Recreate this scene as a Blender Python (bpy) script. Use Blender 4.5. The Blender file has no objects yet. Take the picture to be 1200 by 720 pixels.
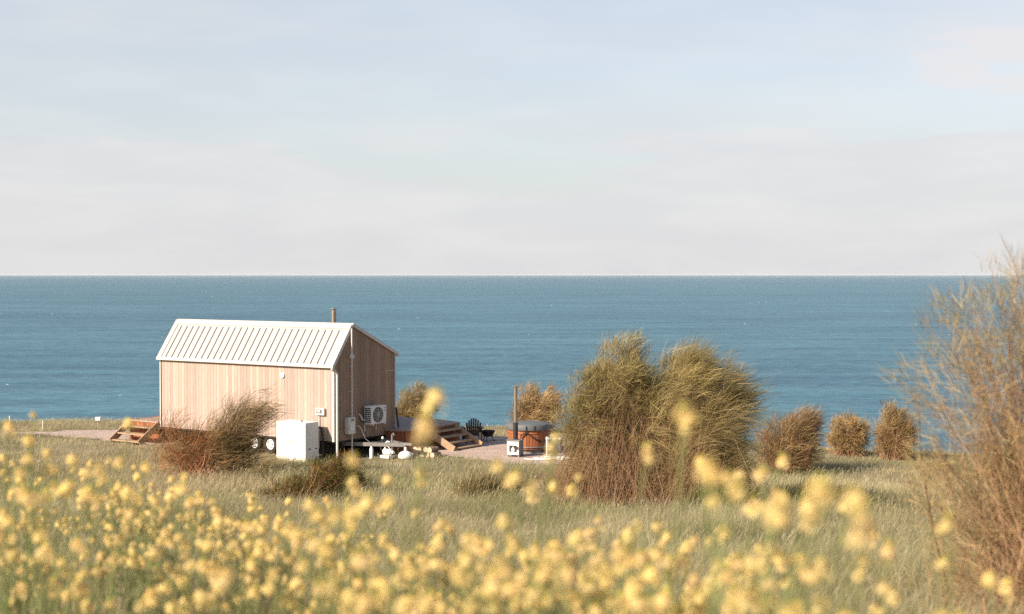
import bpy, math, random
import numpy as np
from mathutils import Vector
random.seed(7)
RNG = np.random.default_rng(11)
R = math.radians
scene = bpy.context.scene
COL = scene.collection
EYE = 5.5
F = 1667.0            # focal length in pixels of the 1200 px wide photograph
HOR = 322.0

# ------------------------------------------------------------------ materials
def new_mat(name):
    m = bpy.data.materials.new(name); m.use_nodes = True
    nt = m.node_tree
    return m, nt, nt.nodes['Principled BSDF']

def N(nt, t, **kw):
    n = nt.nodes.new(t)
    for k, v in kw.items():
        if k in n.inputs: n.inputs[k].default_value = v
        else: setattr(n, k, v)
    return n

def plain(name, col, rough=.6, metal=0., var=.12, scale=9., bump=0., stretch=(1, 1, 1), attr=False, spec=.4):
    """base colour broken up by object-space noise, optionally times the 'Col' attribute"""
    m, nt, p = new_mat(name); L = nt.links.new
    tc = N(nt, 'ShaderNodeTexCoord'); mp = N(nt, 'ShaderNodeMapping'); mp.inputs['Scale'].default_value = stretch
    L(tc.outputs['Object'], mp.inputs['Vector'])
    no = N(nt, 'ShaderNodeTexNoise', Scale=scale, Detail=6.0, Roughness=.62); L(mp.outputs[0], no.inputs['Vector'])
    rp = N(nt, 'ShaderNodeMapRange'); rp.inputs['From Min'].default_value = .3; rp.inputs['From Max'].default_value = .7
    rp.inputs['To Min'].default_value = 1 - var; rp.inputs['To Max'].default_value = 1 + var
    L(no.outputs['Fac'], rp.inputs['Value'])
    mx = N(nt, 'ShaderNodeMix', data_type='RGBA', blend_type='MULTIPLY'); mx.inputs[0].default_value = 1
    mx.inputs[6].default_value = (*col, 1); L(rp.outputs[0], mx.inputs[7])
    out = mx.outputs[2]
    if attr:
        at = N(nt, 'ShaderNodeAttribute', attribute_name='Col')
        m2 = N(nt, 'ShaderNodeMix', data_type='RGBA', blend_type='MULTIPLY'); m2.inputs[0].default_value = 1
        L(out, m2.inputs[6]); L(at.outputs['Color'], m2.inputs[7]); out = m2.outputs[2]
    L(out, p.inputs['Base Color'])
    p.inputs['Roughness'].default_value = rough; p.inputs['Metallic'].default_value = metal
    p.inputs['Specular IOR Level'].default_value = spec
    if bump:
        b = N(nt, 'ShaderNodeBump', Strength=bump, Distance=.02); L(no.outputs['Fac'], b.inputs['Height']); L(b.outputs[0], p.inputs['Normal'])
    return m

def leafy(name, trans=.35, tint=(1, 1, 1)):
    """plant matter: colour from 'Col', diffuse plus light passing through"""
    m = bpy.data.materials.new(name); m.use_nodes = True; nt = m.node_tree; nt.nodes.clear(); L = nt.links.new
    at = N(nt, 'ShaderNodeAttribute', attribute_name='Col')
    oi = N(nt, 'ShaderNodeObjectInfo')
    mr = N(nt, 'ShaderNodeMapRange'); mr.inputs['To Min'].default_value = .85; mr.inputs['To Max'].default_value = 1.15
    L(oi.outputs['Random'], mr.inputs['Value'])
    mx = N(nt, 'ShaderNodeMix', data_type='RGBA', blend_type='MULTIPLY'); mx.inputs[0].default_value = 1
    L(at.outputs['Color'], mx.inputs[6]); L(mr.outputs[0], mx.inputs[7])
    d = N(nt, 'ShaderNodeBsdfDiffuse'); t = N(nt, 'ShaderNodeBsdfTranslucent'); s = N(nt, 'ShaderNodeMixShader'); s.inputs[0].default_value = trans
    L(mx.outputs[2], d.inputs[0]); L(mx.outputs[2], t.inputs[0]); L(d.outputs[0], s.inputs[1]); L(t.outputs[0], s.inputs[2])
    o = N(nt, 'ShaderNodeOutputMaterial'); L(s.outputs[0], o.inputs[0])
    return m

M = {}
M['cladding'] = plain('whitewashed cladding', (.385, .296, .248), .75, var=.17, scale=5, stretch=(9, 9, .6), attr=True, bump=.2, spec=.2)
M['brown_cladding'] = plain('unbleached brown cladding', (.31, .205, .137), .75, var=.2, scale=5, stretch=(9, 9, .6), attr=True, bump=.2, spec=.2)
M['roof'] = plain('cream steel', (.395, .368, .338), .45, var=.025, scale=2.0)
M['trim'] = plain('cream painted trim', (.54, .50, .455), .5, var=.04, scale=4)
M['chassis'] = plain('black chassis', (.022, .02, .018), .6, var=.3)
M['galv'] = plain('galvanised steel', (.22, .21, .195), .55, .4, var=.2, scale=14)
M['steel'] = plain('stainless flue', (.33, .27, .21), .4, .75, var=.15, scale=12)
M['tyre'] = plain('tyre rubber', (.03, .028, .026), .85)
M['rim'] = plain('white wheel rim', (.78, .76, .73), .45, var=.08)
M['white'] = plain('white powder coat', (.69, .66, .62), .4, var=.03, scale=3)
M['grey'] = plain('light grey enamel', (.60, .565, .51), .45, var=.06)
M['dark'] = plain('dark plastic', (.035, .034, .033), .55, var=.2)
M['screen'] = plain('meter screen', (.10, .13, .12), .2, var=.2)
M['bluelabel'] = plain('pale blue sticker', (.45, .62, .80), .5)
M['redwood'] = plain('red stained timber', (.30, .105, .048), .65, var=.28, scale=7, stretch=(6, 6, .7), attr=True, bump=.2, spec=.25)
M['decktop'] = plain('weathered deck boards', (.34, .23, .17), .75, var=.2, scale=6, attr=True, bump=.2)
M['pine'] = plain('treated pine', (.33, .225, .14), .7, var=.2, scale=6, stretch=(3, 3, 3), attr=True, bump=.2, spec=.2)
M['cedar'] = plain('cedar staves', (.31, .105, .042), .55, var=.22, scale=6, stretch=(7, 7, .6), attr=True, bump=.15, spec=.35)
M['lid'] = plain('charcoal vinyl lid', (.10, .105, .11), .6, var=.12, scale=5)
M['chairwood'] = plain('dark stained slats', (.055, .042, .032), .6, var=.25, scale=8, attr=True)
M['iron'] = plain('black iron', (.025, .023, .022), .55, var=.3)
M['bark'] = plain('log bark', (.26, .17, .11), .9, var=.35, scale=16, bump=.5)
M['logend'] = plain('cut log end', (.62, .46, .33), .8, var=.2)
M['rope'] = plain('white hose', (.72, .68, .62), .55, var=.1)
M['hose'] = plain('black hose', (.03, .025, .022), .5, var=.2)
M['stake'] = plain('weathered stake', (.38, .29, .22), .8, var=.25, scale=10)
M['twig'] = plain('twig bark', (1, 1, 1), .85, var=.25, scale=20, attr=True, spec=.15)
M['foliage'] = leafy('needle foliage', .3)
M['grass'] = leafy('meadow grass', .38)
M['petal'] = leafy('yellow petals', .45)
M['stem'] = leafy('flower stems', .3)

# ------------------------------------------------------------------ object helpers
def tag(o, label=None, cat=None, group=None, kind=None):
    if label: o['label'] = label
    if cat: o['category'] = cat
    if group: o['group'] = group
    if kind: o['kind'] = kind
    return o

def empty(name, loc=(0, 0, 0), rz=0., label=None, cat=None, group=None):
    o = bpy.data.objects.new(name, None); COL.objects.link(o)
    o.location = loc; o.rotation_euler = (0, 0, rz); o.empty_display_size = .2
    return tag(o, label, cat, group)

def link(name, me, mat, parent=None):
    o = bpy.data.objects.new(name, me); COL.objects.link(o)
    if mat is not None and not me.materials: me.materials.append(mat)
    if parent is not None: o.parent = parent
    return o

class MB:
    def __init__(s): s.v = []; s.f = []; s.c = []; s.smooth = []
    def add(s, vs, fs, col=(1, 1, 1), smooth=False):
        b = len(s.v); s.v += [tuple(p) for p in vs]; s.c += [col] * len(vs)
        s.f += [tuple(b + i for i in f) for f in fs]; s.smooth += [smooth] * len(fs); return s
    def box(s, a, b, col=(1, 1, 1)):
        (x0, y0, z0), (x1, y1, z1) = a, b
        vs = [(x0, y0, z0), (x1, y0, z0), (x1, y1, z0), (x0, y1, z0), (x0, y0, z1), (x1, y0, z1), (x1, y1, z1), (x0, y1, z1)]
        return s.add(vs, [(0, 3, 2, 1), (4, 5, 6, 7), (0, 1, 5, 4), (1, 2, 6, 5), (2, 3, 7, 6), (3, 0, 4, 7)], col)
    def beam(s, p, q, w, h, up=(0, 0, 1), col=(1, 1, 1)):
        p, q = Vector(p), Vector(q); d = (q - p).normalized(); u = Vector(up)
        r = d.cross(u)
        if r.length < 1e-4: r = d.cross(Vector((1, 0, 0)))
        r.normalize(); u = r.cross(d).normalized()
        vs = []
        for e in (p, q):
            for a, b in ((-1, -1), (1, -1), (1, 1), (-1, 1)): vs.append(e + r * a * w / 2 + u * b * h / 2)
        return s.add(vs, [(0, 1, 2, 3), (7, 6, 5, 4), (0, 4, 5, 1), (1, 5, 6, 2), (2, 6, 7, 3), (3, 7, 4, 0)], col)
    def cyl(s, p, q, r0, r1=None, n=16, caps=True, col=(1, 1, 1)):
        r1 = r0 if r1 is None else r1
        p, q = Vector(p), Vector(q); d = (q - p).normalized()
        a = d.cross(Vector((0, 0, 1)))
        if a.length < 1e-3: a = Vector((1, 0, 0))
        a.normalize(); b = d.cross(a).normalized()
        vs = []
        for e, r in ((p, r0), (q, r1)):
            for i in range(n):
                t = 2 * math.pi * i / n; vs.append(e + a * r * math.cos(t) + b * r * math.sin(t))
        fs = [(i, (i + 1) % n, n + (i + 1) % n, n + i) for i in range(n)]
        s.add(vs, fs, col, True)
        if caps:
            s.add(vs[:n], [tuple(range(n - 1, -1, -1))], col); s.add(vs[n:], [tuple(range(n))], col)
        return s
    def tube(s, pts, r, n=7, col=(1, 1, 1)):
        for i in range(len(pts) - 1):
            a = r[i] if isinstance(r, (list, tuple)) else r
            b = r[i + 1] if isinstance(r, (list, tuple)) else r
            s.cyl(pts[i], pts[i + 1], a, b, n, True, col)
        return s
    def lathe(s, prof, n=28, cen=(0, 0, 0), col=(1, 1, 1)):
        vs = []
        for r, z in prof:
            for i in range(n):
                t = 2 * math.pi * i / n; vs.append((cen[0] + r * math.cos(t), cen[1] + r * math.sin(t), cen[2] + z))
        fs = []
        for k in range(len(prof) - 1):
            for i in range(n): fs.append((k * n + i, k * n + (i + 1) % n, (k + 1) * n + (i + 1) % n, (k + 1) * n + i))
        return s.add(vs, fs, col, True)
    def prism(s, poly, z0, z1, col=(1, 1, 1)):
        n = len(poly)
        vs = [(x, y, z0) for x, y in poly] + [(x, y, z1) for x, y in poly]
        fs = [tuple(range(n - 1, -1, -1)), tuple(range(n, 2 * n))] + [(i, (i + 1) % n, n + (i + 1) % n, n + i) for i in range(n)]
        return s.add(vs, fs, col)
    def prism_x(s, poly, x0, x1, col=(1, 1, 1)):      # polygon in (y, z) extruded along x
        n = len(poly)
        vs = [(x0, y, z) for y, z in poly] + [(x1, y, z) for y, z in poly]
        fs = [tuple(range(n - 1, -1, -1)), tuple(range(n, 2 * n))] + [(i, (i + 1) % n, n + (i + 1) % n, n + i) for i in range(n)]
        return s.add(vs, fs, col)
    def build(s, name, mat, parent=None, bevel=0.):
        me = bpy.data.meshes.new(name); me.from_pydata(s.v, [], s.f)
        me.polygons.foreach_set('use_smooth', s.smooth)
        a = me.attributes.new('Col', 'FLOAT_COLOR', 'POINT')
        a.data.foreach_set('color', np.array([(*c, 1) for c in s.c], np.float32).ravel())
        me.update()
        o = link(name, me, mat, parent)
        if bevel:
            b = o.modifiers.new('soft edges', 'BEVEL'); b.width = bevel; b.segments = 2; b.limit_method = 'ANGLE'; b.angle_limit = R(40)
        return o

def np_mesh(name, V, quads, C):
    me = bpy.data.meshes.new(name)
    V = np.ascontiguousarray(V, np.float32); quads = np.ascontiguousarray(quads, np.int32)
    me.vertices.add(len(V)); me.vertices.foreach_set('co', V.ravel())
    k = quads.shape[1]
    me.loops.add(quads.size); me.loops.foreach_set('vertex_index', quads.ravel())
    me.polygons.add(len(quads))
    me.polygons.foreach_set('loop_start', np.arange(0, quads.size, k, dtype=np.int32))
    me.polygons.foreach_set('loop_total', np.full(len(quads), k, np.int32))
    a = me.attributes.new('Col', 'FLOAT_COLOR', 'POINT')
    CC = np.ones((len(V), 4), np.float32); CC[:, :3] = C
    a.data.foreach_set('color', CC.ravel())
    me.update(); me.validate()
    return me

def ribbons(P, W, S, C):
    """P (n,k,3) centre lines, W (n,k) half widths, S (n,3) side vectors, C (n,3) or (n,k,3) colours"""
    n, k, _ = P.shape
    off = S[:, None, :] * W[..., None]
    V = np.stack([P - off, P + off], 2).reshape(-1, 3)
    i = np.arange(n)[:, None] * (2 * k) + np.arange(k - 1)[None] * 2
    Q = np.stack([i, i + 1, i + 3, i + 2], -1).reshape(-1, 4)
    if C.ndim == 2: C = np.repeat(C[:, None], k, 1)
    return V, Q, np.repeat(C.reshape(-1, 3), 2, 0)

def tubes(P, Rr, C, sides=4):
    n, k, _ = P.shape
    T = np.gradient(P, axis=1); T /= np.linalg.norm(T, axis=2, keepdims=True) + 1e-9
    ref = np.array([.31, .87, .37])
    A = np.cross(T, ref); A /= np.linalg.norm(A, axis=2, keepdims=True) + 1e-9
    B = np.cross(T, A)
    V = np.stack([P + (A * math.cos(t) + B * math.sin(t)) * Rr[..., None] for t in np.arange(sides) * 2 * math.pi / sides], 2).reshape(-1, 3)
    base = (np.arange(n)[:, None] * k + np.arange(k - 1)[None]) * sides
    Q = [np.stack([base + j, base + (j + 1) % sides, base + sides + (j + 1) % sides, base + sides + j], -1).reshape(-1, 4) for j in range(sides)]
    if C.ndim == 2: C = np.repeat(C[:, None], k, 1)
    return V, np.concatenate(Q), np.repeat(C.reshape(-1, 3), sides, 0)

def join(parts):
    V, Q, C, b = [], [], [], 0
    for v, q, c in parts:
        V.append(v); Q.append(q + b); C.append(c); b += len(v)
    return np.concatenate(V), np.concatenate(Q), np.concatenate(C)

def unit(a): return a / (np.linalg.norm(a, axis=-1, keepdims=True) + 1e-9)

# value noise on the plane
_LAT = np.random.default_rng(3).random((256, 256))
def vnoise(x, y, s):
    x = np.asarray(x, float) / s + 40; y = np.asarray(y, float) / s + 40
    xi = np.floor(x).astype(int); yi = np.floor(y).astype(int); fx = x - xi; fy = y - yi
    fx = fx * fx * (3 - 2 * fx); fy = fy * fy * (3 - 2 * fy)
    g = lambda a, b: _LAT[a & 255, b & 255]
    return (g(xi, yi) * (1 - fx) + g(xi + 1, yi) * fx) * (1 - fy) + (g(xi, yi + 1) * (1 - fx) + g(xi + 1, yi + 1) * fx) * fy

# ------------------------------------------------------------------ terrain
SEA = -36.0
HAZE = 1.0e-5
_py = np.array([-30, 0, 8, 16, 24, 31, 37, 41, 100.])
_pz = np.array([7.8, 4.35, 3.32, 2.2, 1.18, .46, .10, 0, 0])
_gy = np.arange(-30, 100, .25); _gz = np.interp(_gy, _py, _pz)
_k = np.hanning(25); _k /= _k.sum(); _gz = np.convolve(np.pad(_gz, 12, mode='edge'), _k, 'valid')
def H(x, y):
    x = np.asarray(x, float); y = np.asarray(y, float)
    z = np.interp(y, _gy, _gz)
    z = z - .032 * np.clip(x - 3, 0, 40) * np.clip((y - 12) / 20, 0, 1)
    z = z + .22 * np.exp(-((x + 3.4) / 2.0) ** 2 - ((y - 7.5) / 3.5) ** 2)
    z = z + ((vnoise(x, y, 3.1) - .5) * .16 + (vnoise(x, y, 1.1) - .5) * .05) * np.clip((40 - y) / 6, .12, 1)
    brow = np.interp(x, [-60, -17, 0, 6, 11, 60], [53, 52, 50, 47.5, 45.6, 44]) + (vnoise(x, x * 0 + 7, 4.) - .5) * 1.2
    t = np.clip(y - brow, 0, None)
    z = z - np.where(t < 12, .035 * t * t, .035 * 144 + .84 * (t - 12))
    return np.maximum(z, SEA - 6)
def ground(x, y): return float(H(x, y))

ys = np.concatenate([np.arange(-14, 56, .4), np.arange(56, 130, 1.5)])
xs = np.concatenate([np.arange(-120, -28, 2.), np.arange(-28, 28, .4), np.arange(28, 121, 2.)])
X, Y = np.meshgrid(xs, ys); Z = H(X, Y)
V = np.stack([X, Y, Z], -1).reshape(-1, 3); nx = len(xs)
ii = (np.arange(len(ys) - 1)[:, None] * nx + np.arange(nx - 1)[None]).ravel()
me = np_mesh('terrain', V, np.stack([ii, ii + 1, ii + nx + 1, ii + nx], -1), np.ones((len(V), 3)))
me.polygons.foreach_set('use_smooth', [True] * len(me.polygons))
m, nt, p = new_mat('soil and thatch'); L = nt.links.new
tc = N(nt, 'ShaderNodeTexCoord'); n1 = N(nt, 'ShaderNodeTexNoise', Scale=.7, Detail=8.); n2 = N(nt, 'ShaderNodeTexNoise', Scale=14., Detail=5.)
L(tc.outputs['Object'], n1.inputs['Vector']); L(tc.outputs['Object'], n2.inputs['Vector'])
ad = N(nt, 'ShaderNodeMath', operation='MULTIPLY_ADD'); L(n2.outputs['Fac'], ad.inputs[0]); ad.inputs[1].default_value = .6; L(n1.outputs['Fac'], ad.inputs[2])
cr = N(nt, 'ShaderNodeValToRGB'); L(ad.outputs[0], cr.inputs[0])
cr.color_ramp.elements[0].position = .5; cr.color_ramp.elements[0].color = (.10, .085, .04, 1)
cr.color_ramp.elements[1].position = 1.05; cr.color_ramp.elements[1].color = (.24, .19, .10, 1)
L(cr.outputs[0], p.inputs['Base Color']); p.inputs['Roughness'].default_value = .95
b = N(nt, 'ShaderNodeBump', Strength=.6, Distance=.05); L(n2.outputs['Fac'], b.inputs['Height']); L(b.outputs[0], p.inputs['Normal'])
tag(link('ground', me, m), kind='structure')

# ------------------------------------------------------------------ gravel
def inside(poly, x, y):
    x = np.asarray(x); y = np.asarray(y); c = np.zeros(x.shape, bool); j = len(poly) - 1
    for i in range(len(poly)):
        xi, yi = poly[i]; xj, yj = poly[j]
        c ^= ((yi > y) != (yj > y)) & (x < (xj - xi) * (y - yi) / (yj - yi + 1e-12) + xi); j = i
    return c
PAD = [(-3.2, 43.2), (-2.2, 42.9), (-1.1, 41.9), (.3, 40.9), (1.6, 40.7), (2.7, 41.1), (4.4, 42.2), (4.6, 44.4), (2.9, 45.6), (1.2, 47.1), (-.3, 48.0), (-2.2, 48.2), (-3.6, 48.4), (-4.2, 46.2)]
PATH = [(-17.6, 49.1), (-15.8, 48.3), (-14.2, 47.5), (-12.9, 46.5), (-11.9, 45.4), (-10.6, 46.4), (-11.0, 48.2), (-11.2, 49.8), (-13, 50.2), (-15.6, 49.9)]
m, nt, p = new_mat('pink gravel'); L = nt.links.new
tc = N(nt, 'ShaderNodeTexCoord'); vo = N(nt, 'ShaderNodeTexVoronoi', Scale=22.); n1 = N(nt, 'ShaderNodeTexNoise', Scale=1.4, Detail=7.)
L(tc.outputs['Object'], vo.inputs['Vector']); L(tc.outputs['Object'], n1.inputs['Vector'])
cr = N(nt, 'ShaderNodeValToRGB'); L(vo.outputs['Color'], cr.inputs[0])
cr.color_ramp.elements[0].color = (.32, .235, .185, 1); cr.color_ramp.elements[1].color = (.52, .395, .33, 1)
mx = N(nt, 'ShaderNodeMix', data_type='RGBA', blend_type='MULTIPLY'); mx.inputs[0].default_value = .5
L(cr.outputs[0], mx.inputs[6]); L(n1.outputs['Fac'], mx.inputs[7])
mr = N(nt, 'ShaderNodeMix', data_type='RGBA', blend_type='MULTIPLY'); mr.inputs[0].default_value = 1; mr.inputs[7].default_value = (1.25, 1.25, 1.25, 1); L(mx.outputs[2], mr.inputs[6])
L(mr.outputs[2], p.inputs['Base Color']); p.inputs['Roughness'].default_value = .95
b = N(nt, 'ShaderNodeBump', Strength=.7, Distance=.03); L(vo.outputs['Distance'], b.inputs['Height']); L(b.outputs[0], p.inputs['Normal'])
def sheet(name, poly):
    xa = np.arange(min(q[0] for q in poly) - .3, max(q[0] for q in poly) + .3, .14); ya = np.arange(min(q[1] for q in poly) - .3, max(q[1] for q in poly) + .3, .14)
    X, Y = np.meshgrid(xa, ya)
    cx, cy = X[:-1, :-1] + .07, Y[:-1, :-1] + .07
    wob = lambda a, b: (a + (vnoise(a, b, .5) - .5) * .5, b + (vnoise(b, a, .45) - .5) * .5)
    keep = inside(poly, *wob(cx, cy)).ravel()
    n = len(xa); ii = (np.arange(len(ya) - 1)[:, None] * n + np.arange(n - 1)[None]).ravel()[keep]
    Q = np.stack([ii, ii + 1, ii + n + 1, ii + n], -1)
    V = np.stack([X, Y, H(X, Y) + .025], -1).reshape(-1, 3)
    used = np.unique(Q); rm = np.zeros(len(V), int); rm[used] = np.arange(len(used))
    me = np_mesh(name, V[used], rm[Q], np.ones((len(used), 3))); me.polygons.foreach_set('use_smooth', [True] * len(me.polygons))
    tag(link(name, me, m), kind='structure')
sheet('gravel_yard', PAD); sheet('gravel_path', PATH)

# ------------------------------------------------------------------ sea
D = 250000.
me = np_mesh('sea', np.array([(-D, 40, SEA), (D, 40, SEA), (D, D, SEA), (-D, D, SEA)]), np.array([[0, 1, 2, 3]]), np.ones((4, 3)))
m, nt, p = new_mat('sea water'); L = nt.links.new
tc = N(nt, 'ShaderNodeTexCoord')
def smap(sx, sy, sc, det=4., rough=.6, dist=0.):
    mp = N(nt, 'ShaderNodeMapping'); mp.inputs['Scale'].default_value = (sx, sy, 1); L(tc.outputs['Object'], mp.inputs['Vector'])
    no = N(nt, 'ShaderNodeTexNoise', Scale=sc, Detail=det, Roughness=rough, Distortion=dist); L(mp.outputs[0], no.inputs['Vector']); return no.outputs['Fac']
chop = smap(.6, 1.0, .22, 5., .6, .6); swell = smap(.25, 1.0, .045, 3., .5, .4); big = smap(.12, 1., .004, 4., .55)
def math_(op, a, b):
    n = N(nt, 'ShaderNodeMath', operation=op)
    for i, q in enumerate((a, b)):
        if isinstance(q, (int, float)): n.inputs[i].default_value = q
        else: L(q, n.inputs[i])
    return n.outputs[0]
hsum = math_('ADD', math_('MULTIPLY', chop, .9), math_('MULTIPLY', swell, 2.2))
cr = N(nt, 'ShaderNodeValToRGB')
mixv = math_('ADD', math_('MULTIPLY', chop, .62), math_('ADD', math_('MULTIPLY', big, .22), math_('MULTIPLY', swell, .42)))
L(mixv, cr.inputs[0])
cr.color_ramp.elements[0].position = .49; cr.color_ramp.elements[0].color = (.012, .066, .104, 1)
cr.color_ramp.elements[1].position = .76; cr.color_ramp.elements[1].color = (.066, .172, .215, 1)
L(cr.outputs[0], p.inputs['Base Color'])
p.inputs['Roughness'].default_value = .35; p.inputs['IOR'].default_value = 1.33; p.inputs['Specular IOR Level'].default_value = .18
bp = N(nt, 'ShaderNodeBump', Strength=.75, Distance=1.2); L(hsum, bp.inputs['Height']); L(bp.outputs[0], p.inputs['Normal'])
tag(link('sea', me, m), kind='structure')
# whitecaps: small foam crests standing on the swell
V, Q, C, b = [], [], [], 0
rg = np.random.default_rng(5)
for i in range(110):
    yy = 420 * math.exp(rg.random() ** .6 * math.log(18)); xx = (rg.random() * 2 - 1) * yy * .42
    w = rg.uniform(.3, 1.2) * (1 + yy / 2600); h = rg.uniform(.05, .22) * (1 + yy / 2600); k = 7
    for j in range(k):
        t = j / (k - 1) * 2 - 1; e = (1 - t * t) * rg.uniform(.6, 1.2)
        px_, py_ = xx + t * w, yy + rg.uniform(-.25, .25) + .8 * t * t
        V += [(px_, py_ - .4 * e - .02, SEA + .01), (px_, py_, SEA + .03 + h * e), (px_, py_ + .25 * e + .02, SEA + .01)]
    for j in range(k - 1):
        Q += [(b + 3 * j, b + 3 * j + 3, b + 3 * j + 4, b + 3 * j + 1), (b + 3 * j + 1, b + 3 * j + 4, b + 3 * j + 5, b + 3 * j + 2)]
    b += 3 * k
M['foam'] = plain('sea foam', (.42, .46, .47), .9, var=.3, scale=2)
tag(link('whitecaps', np_mesh('whitecaps', np.array(V), np.array(Q), np.ones((len(V), 3))), M['foam']),
    'white flecks of breaking wave crests scattered over the sea', 'whitecaps', kind='stuff')

# ------------------------------------------------------------------ the cabin frame
P0 = Vector((-5.266, 42.0, 0)); RZ = math.atan2(-.562, .827)
CX, CY = Vector((.827, -.562, 0)), Vector((.562, .827, 0))
LEN, WID = 7.47, 2.88
ZB, ZE, ZR, ZF, YR = .55, 2.85, 3.985, 3.05, .807
def cw(x, y, z=0.): 
    q = P0 + CX * x + CY * y; return (q.x, q.y, z)
def roof_z(y): return ZE + (ZR - ZE) * y / YR if y < YR else ZR + (ZF - ZR) * (y - YR) / (WID - YR)

cabin = empty('tiny_house', (P0.x, P0.y, 0), RZ, 'pale timber-clad tiny house on a trailer with white ribbed metal roof', 'tiny house')
def tone(lo=.82, hi=1.12):
    t = random.uniform(lo, hi); w = random.uniform(-.03, .03); return (t * (1 + w), t, t * (1 - w))
# long wall facing the meadow
def long_wall(y0, y1, ztop):
    mb = MB(); x = -LEN + .07
    core = .012 if y0 < 1 else -.012
    mb.box((-LEN + .06, y0 + core if y0 < 1 else y0 - .02, ZB + .02), (-.06, y1 if y0 < 1 else y1 + core, ztop - .01), (.35, .33, .3))
    while x < -.08:
        w = min(.132, -.07 - x); mb.box((x + .003, y0 + random.uniform(0, .003), ZB), (x + w - .003, y1 - .003, ztop), tone()); x += .132
    return mb
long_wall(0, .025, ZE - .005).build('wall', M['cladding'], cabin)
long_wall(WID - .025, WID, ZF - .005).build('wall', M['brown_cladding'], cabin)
def gable_wall(x0, x1, flip):
    mb = MB(); y = .03
    while y < WID - .035:
        w = min(.132, WID - .03 - y); a, b = y + .003, y + w - .003
        pts = [(a, ZB), (b, ZB), (b, roof_z(b) - .02)]
        if a < YR < b: pts.append((YR, ZR - .02))
        pts.append((a, roof_z(a) - .02))
        d = random.uniform(0, .003)
        mb.prism_x(pts, x0, x1 - d, tone()) if not flip else mb.prism_x(pts, x0 + d, x1, tone()); y += .132
    xm = x0 + .004 if not flip else x0 + .012
    mb.prism_x([(.05, ZB + .02), (WID - .05, ZB + .02), (WID - .05, ZF - .06), (YR, ZR - .06), (.05, ZE - .0)], xm, xm + .009, (.35, .33, .3))
    return mb
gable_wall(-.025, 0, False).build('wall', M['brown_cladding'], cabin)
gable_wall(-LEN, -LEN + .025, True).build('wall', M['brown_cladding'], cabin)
mb = MB(); mb.box((-LEN + .04, .04, ZB - .06), (-.04, WID - .04, ZB - .002)); mb.build('floor_frame', M['chassis'], cabin)
# corner boards
for (cx, cy) in ((-.035, -.012), (-LEN - .012, -.012), (-.028, WID - .04), (-LEN - .012, WID - .04)):
    mb = MB(); zt = (ZE if cy < 1 else ZF) - .012
    mb.box((cx - .03 if cx > -1 else cx, cy, ZB - .01), (cx + .043, cy + .055, zt)); mb.build('corner_trim', M['trim'], cabin, .004)
# roof: two sheets with standing seams
def slope_pt(y, off):
    if y <= YR: n = Vector((0, -(ZR - ZE), YR)).normalized()
    else: n = Vector((0, (ZR - ZF), WID - YR)).normalized()
    z = roof_z(y) if 0 <= y <= WID else (ZE + (ZR - ZE) * y / YR if y < 0 else ZF + (ZF - ZR) * (y - WID) / (WID - YR))
    return (y + n.y * off, z + n.z * off)
ra, rb = -LEN - .03, .028
def roof_sheet(ya, yb, lo, hi):
    mb = MB(); a0, a1 = slope_pt(ya, lo), slope_pt(ya, hi); b0, b1 = slope_pt(yb, lo), slope_pt(yb, hi)
    return mb.prism_x([a0, b0, b1, a1], ra, rb)
def seams(ya, yb, n0):
    mb = MB(); x = ra + .36; 
    while x < rb - .1:
        q = [slope_pt(ya, .037), slope_pt(yb, .037), slope_pt(yb, .077), slope_pt(ya, .077)]
        mb.prism_x(q, x - .011, x + .011); x += .272
    return mb
eps = 1e-4
r1 = roof_sheet(-.06, YR - eps, .005, .038).build('roof', M['roof'], cabin); seams(-.03, YR - .13, 0).build('roof_seam', M['roof'], r1)
r2 = roof_sheet(YR + eps, WID + .05, .005, .038).build('roof', M['roof'], cabin); seams(YR + .13, WID + .03, 0).build('roof_seam', M['roof'], r2)
mb = MB()
for ya, yb in ((YR - .10, YR - eps), (YR + eps, YR + .12)):
    q = [slope_pt(ya, .04), slope_pt(yb, .04), slope_pt(yb, .06), slope_pt(ya, .06)]; mb.prism_x(q, ra - .012, rb + .012)
mb.build('ridge_cap', M['roof'], cabin)
for x0, x1 in ((rb + .002, rb + .024), (ra - .024, ra - .002)):
    mb = MB()
    for ya, yb in ((-.06, YR - eps), (YR + eps, WID + .05)):
        mb.prism_x([slope_pt(ya, -.035), slope_pt(yb, -.035), slope_pt(yb, .065), slope_pt(ya, .065)], x0, x1)
    mb.build('barge_flashing', M['trim'], cabin)
for x0, x1 in ((rb - .16, rb - .002), (ra + .002, ra + .16)):
    mb = MB(); mb.prism_x([slope_pt(-.055, .04), slope_pt(YR - .11, .04), slope_pt(YR - .11, .062), slope_pt(-.055, .062)], x0, x1); mb.build('barge_cap', M['roof'], cabin)
def gutter(y0, y1, z):
    mb = MB(); mb.prism_x([(y0, z - .085), (y1, z - .085), (y1, z + .012), (y0, z + .012)], ra - .03, rb + .03); return mb
gutter(-.118, -.060, ZE - .03).build('gutter', M['trim'], cabin, .012)
gutter(WID + .04, WID + .14, ZF - .02).build('gutter', M['trim'], cabin, .012)
mb = MB(); mb.box((ra + .03, -.058, ZE - .13), (rb - .01, -.016, ZE - .045)); mb.build('fascia', M['trim'], cabin)
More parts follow.
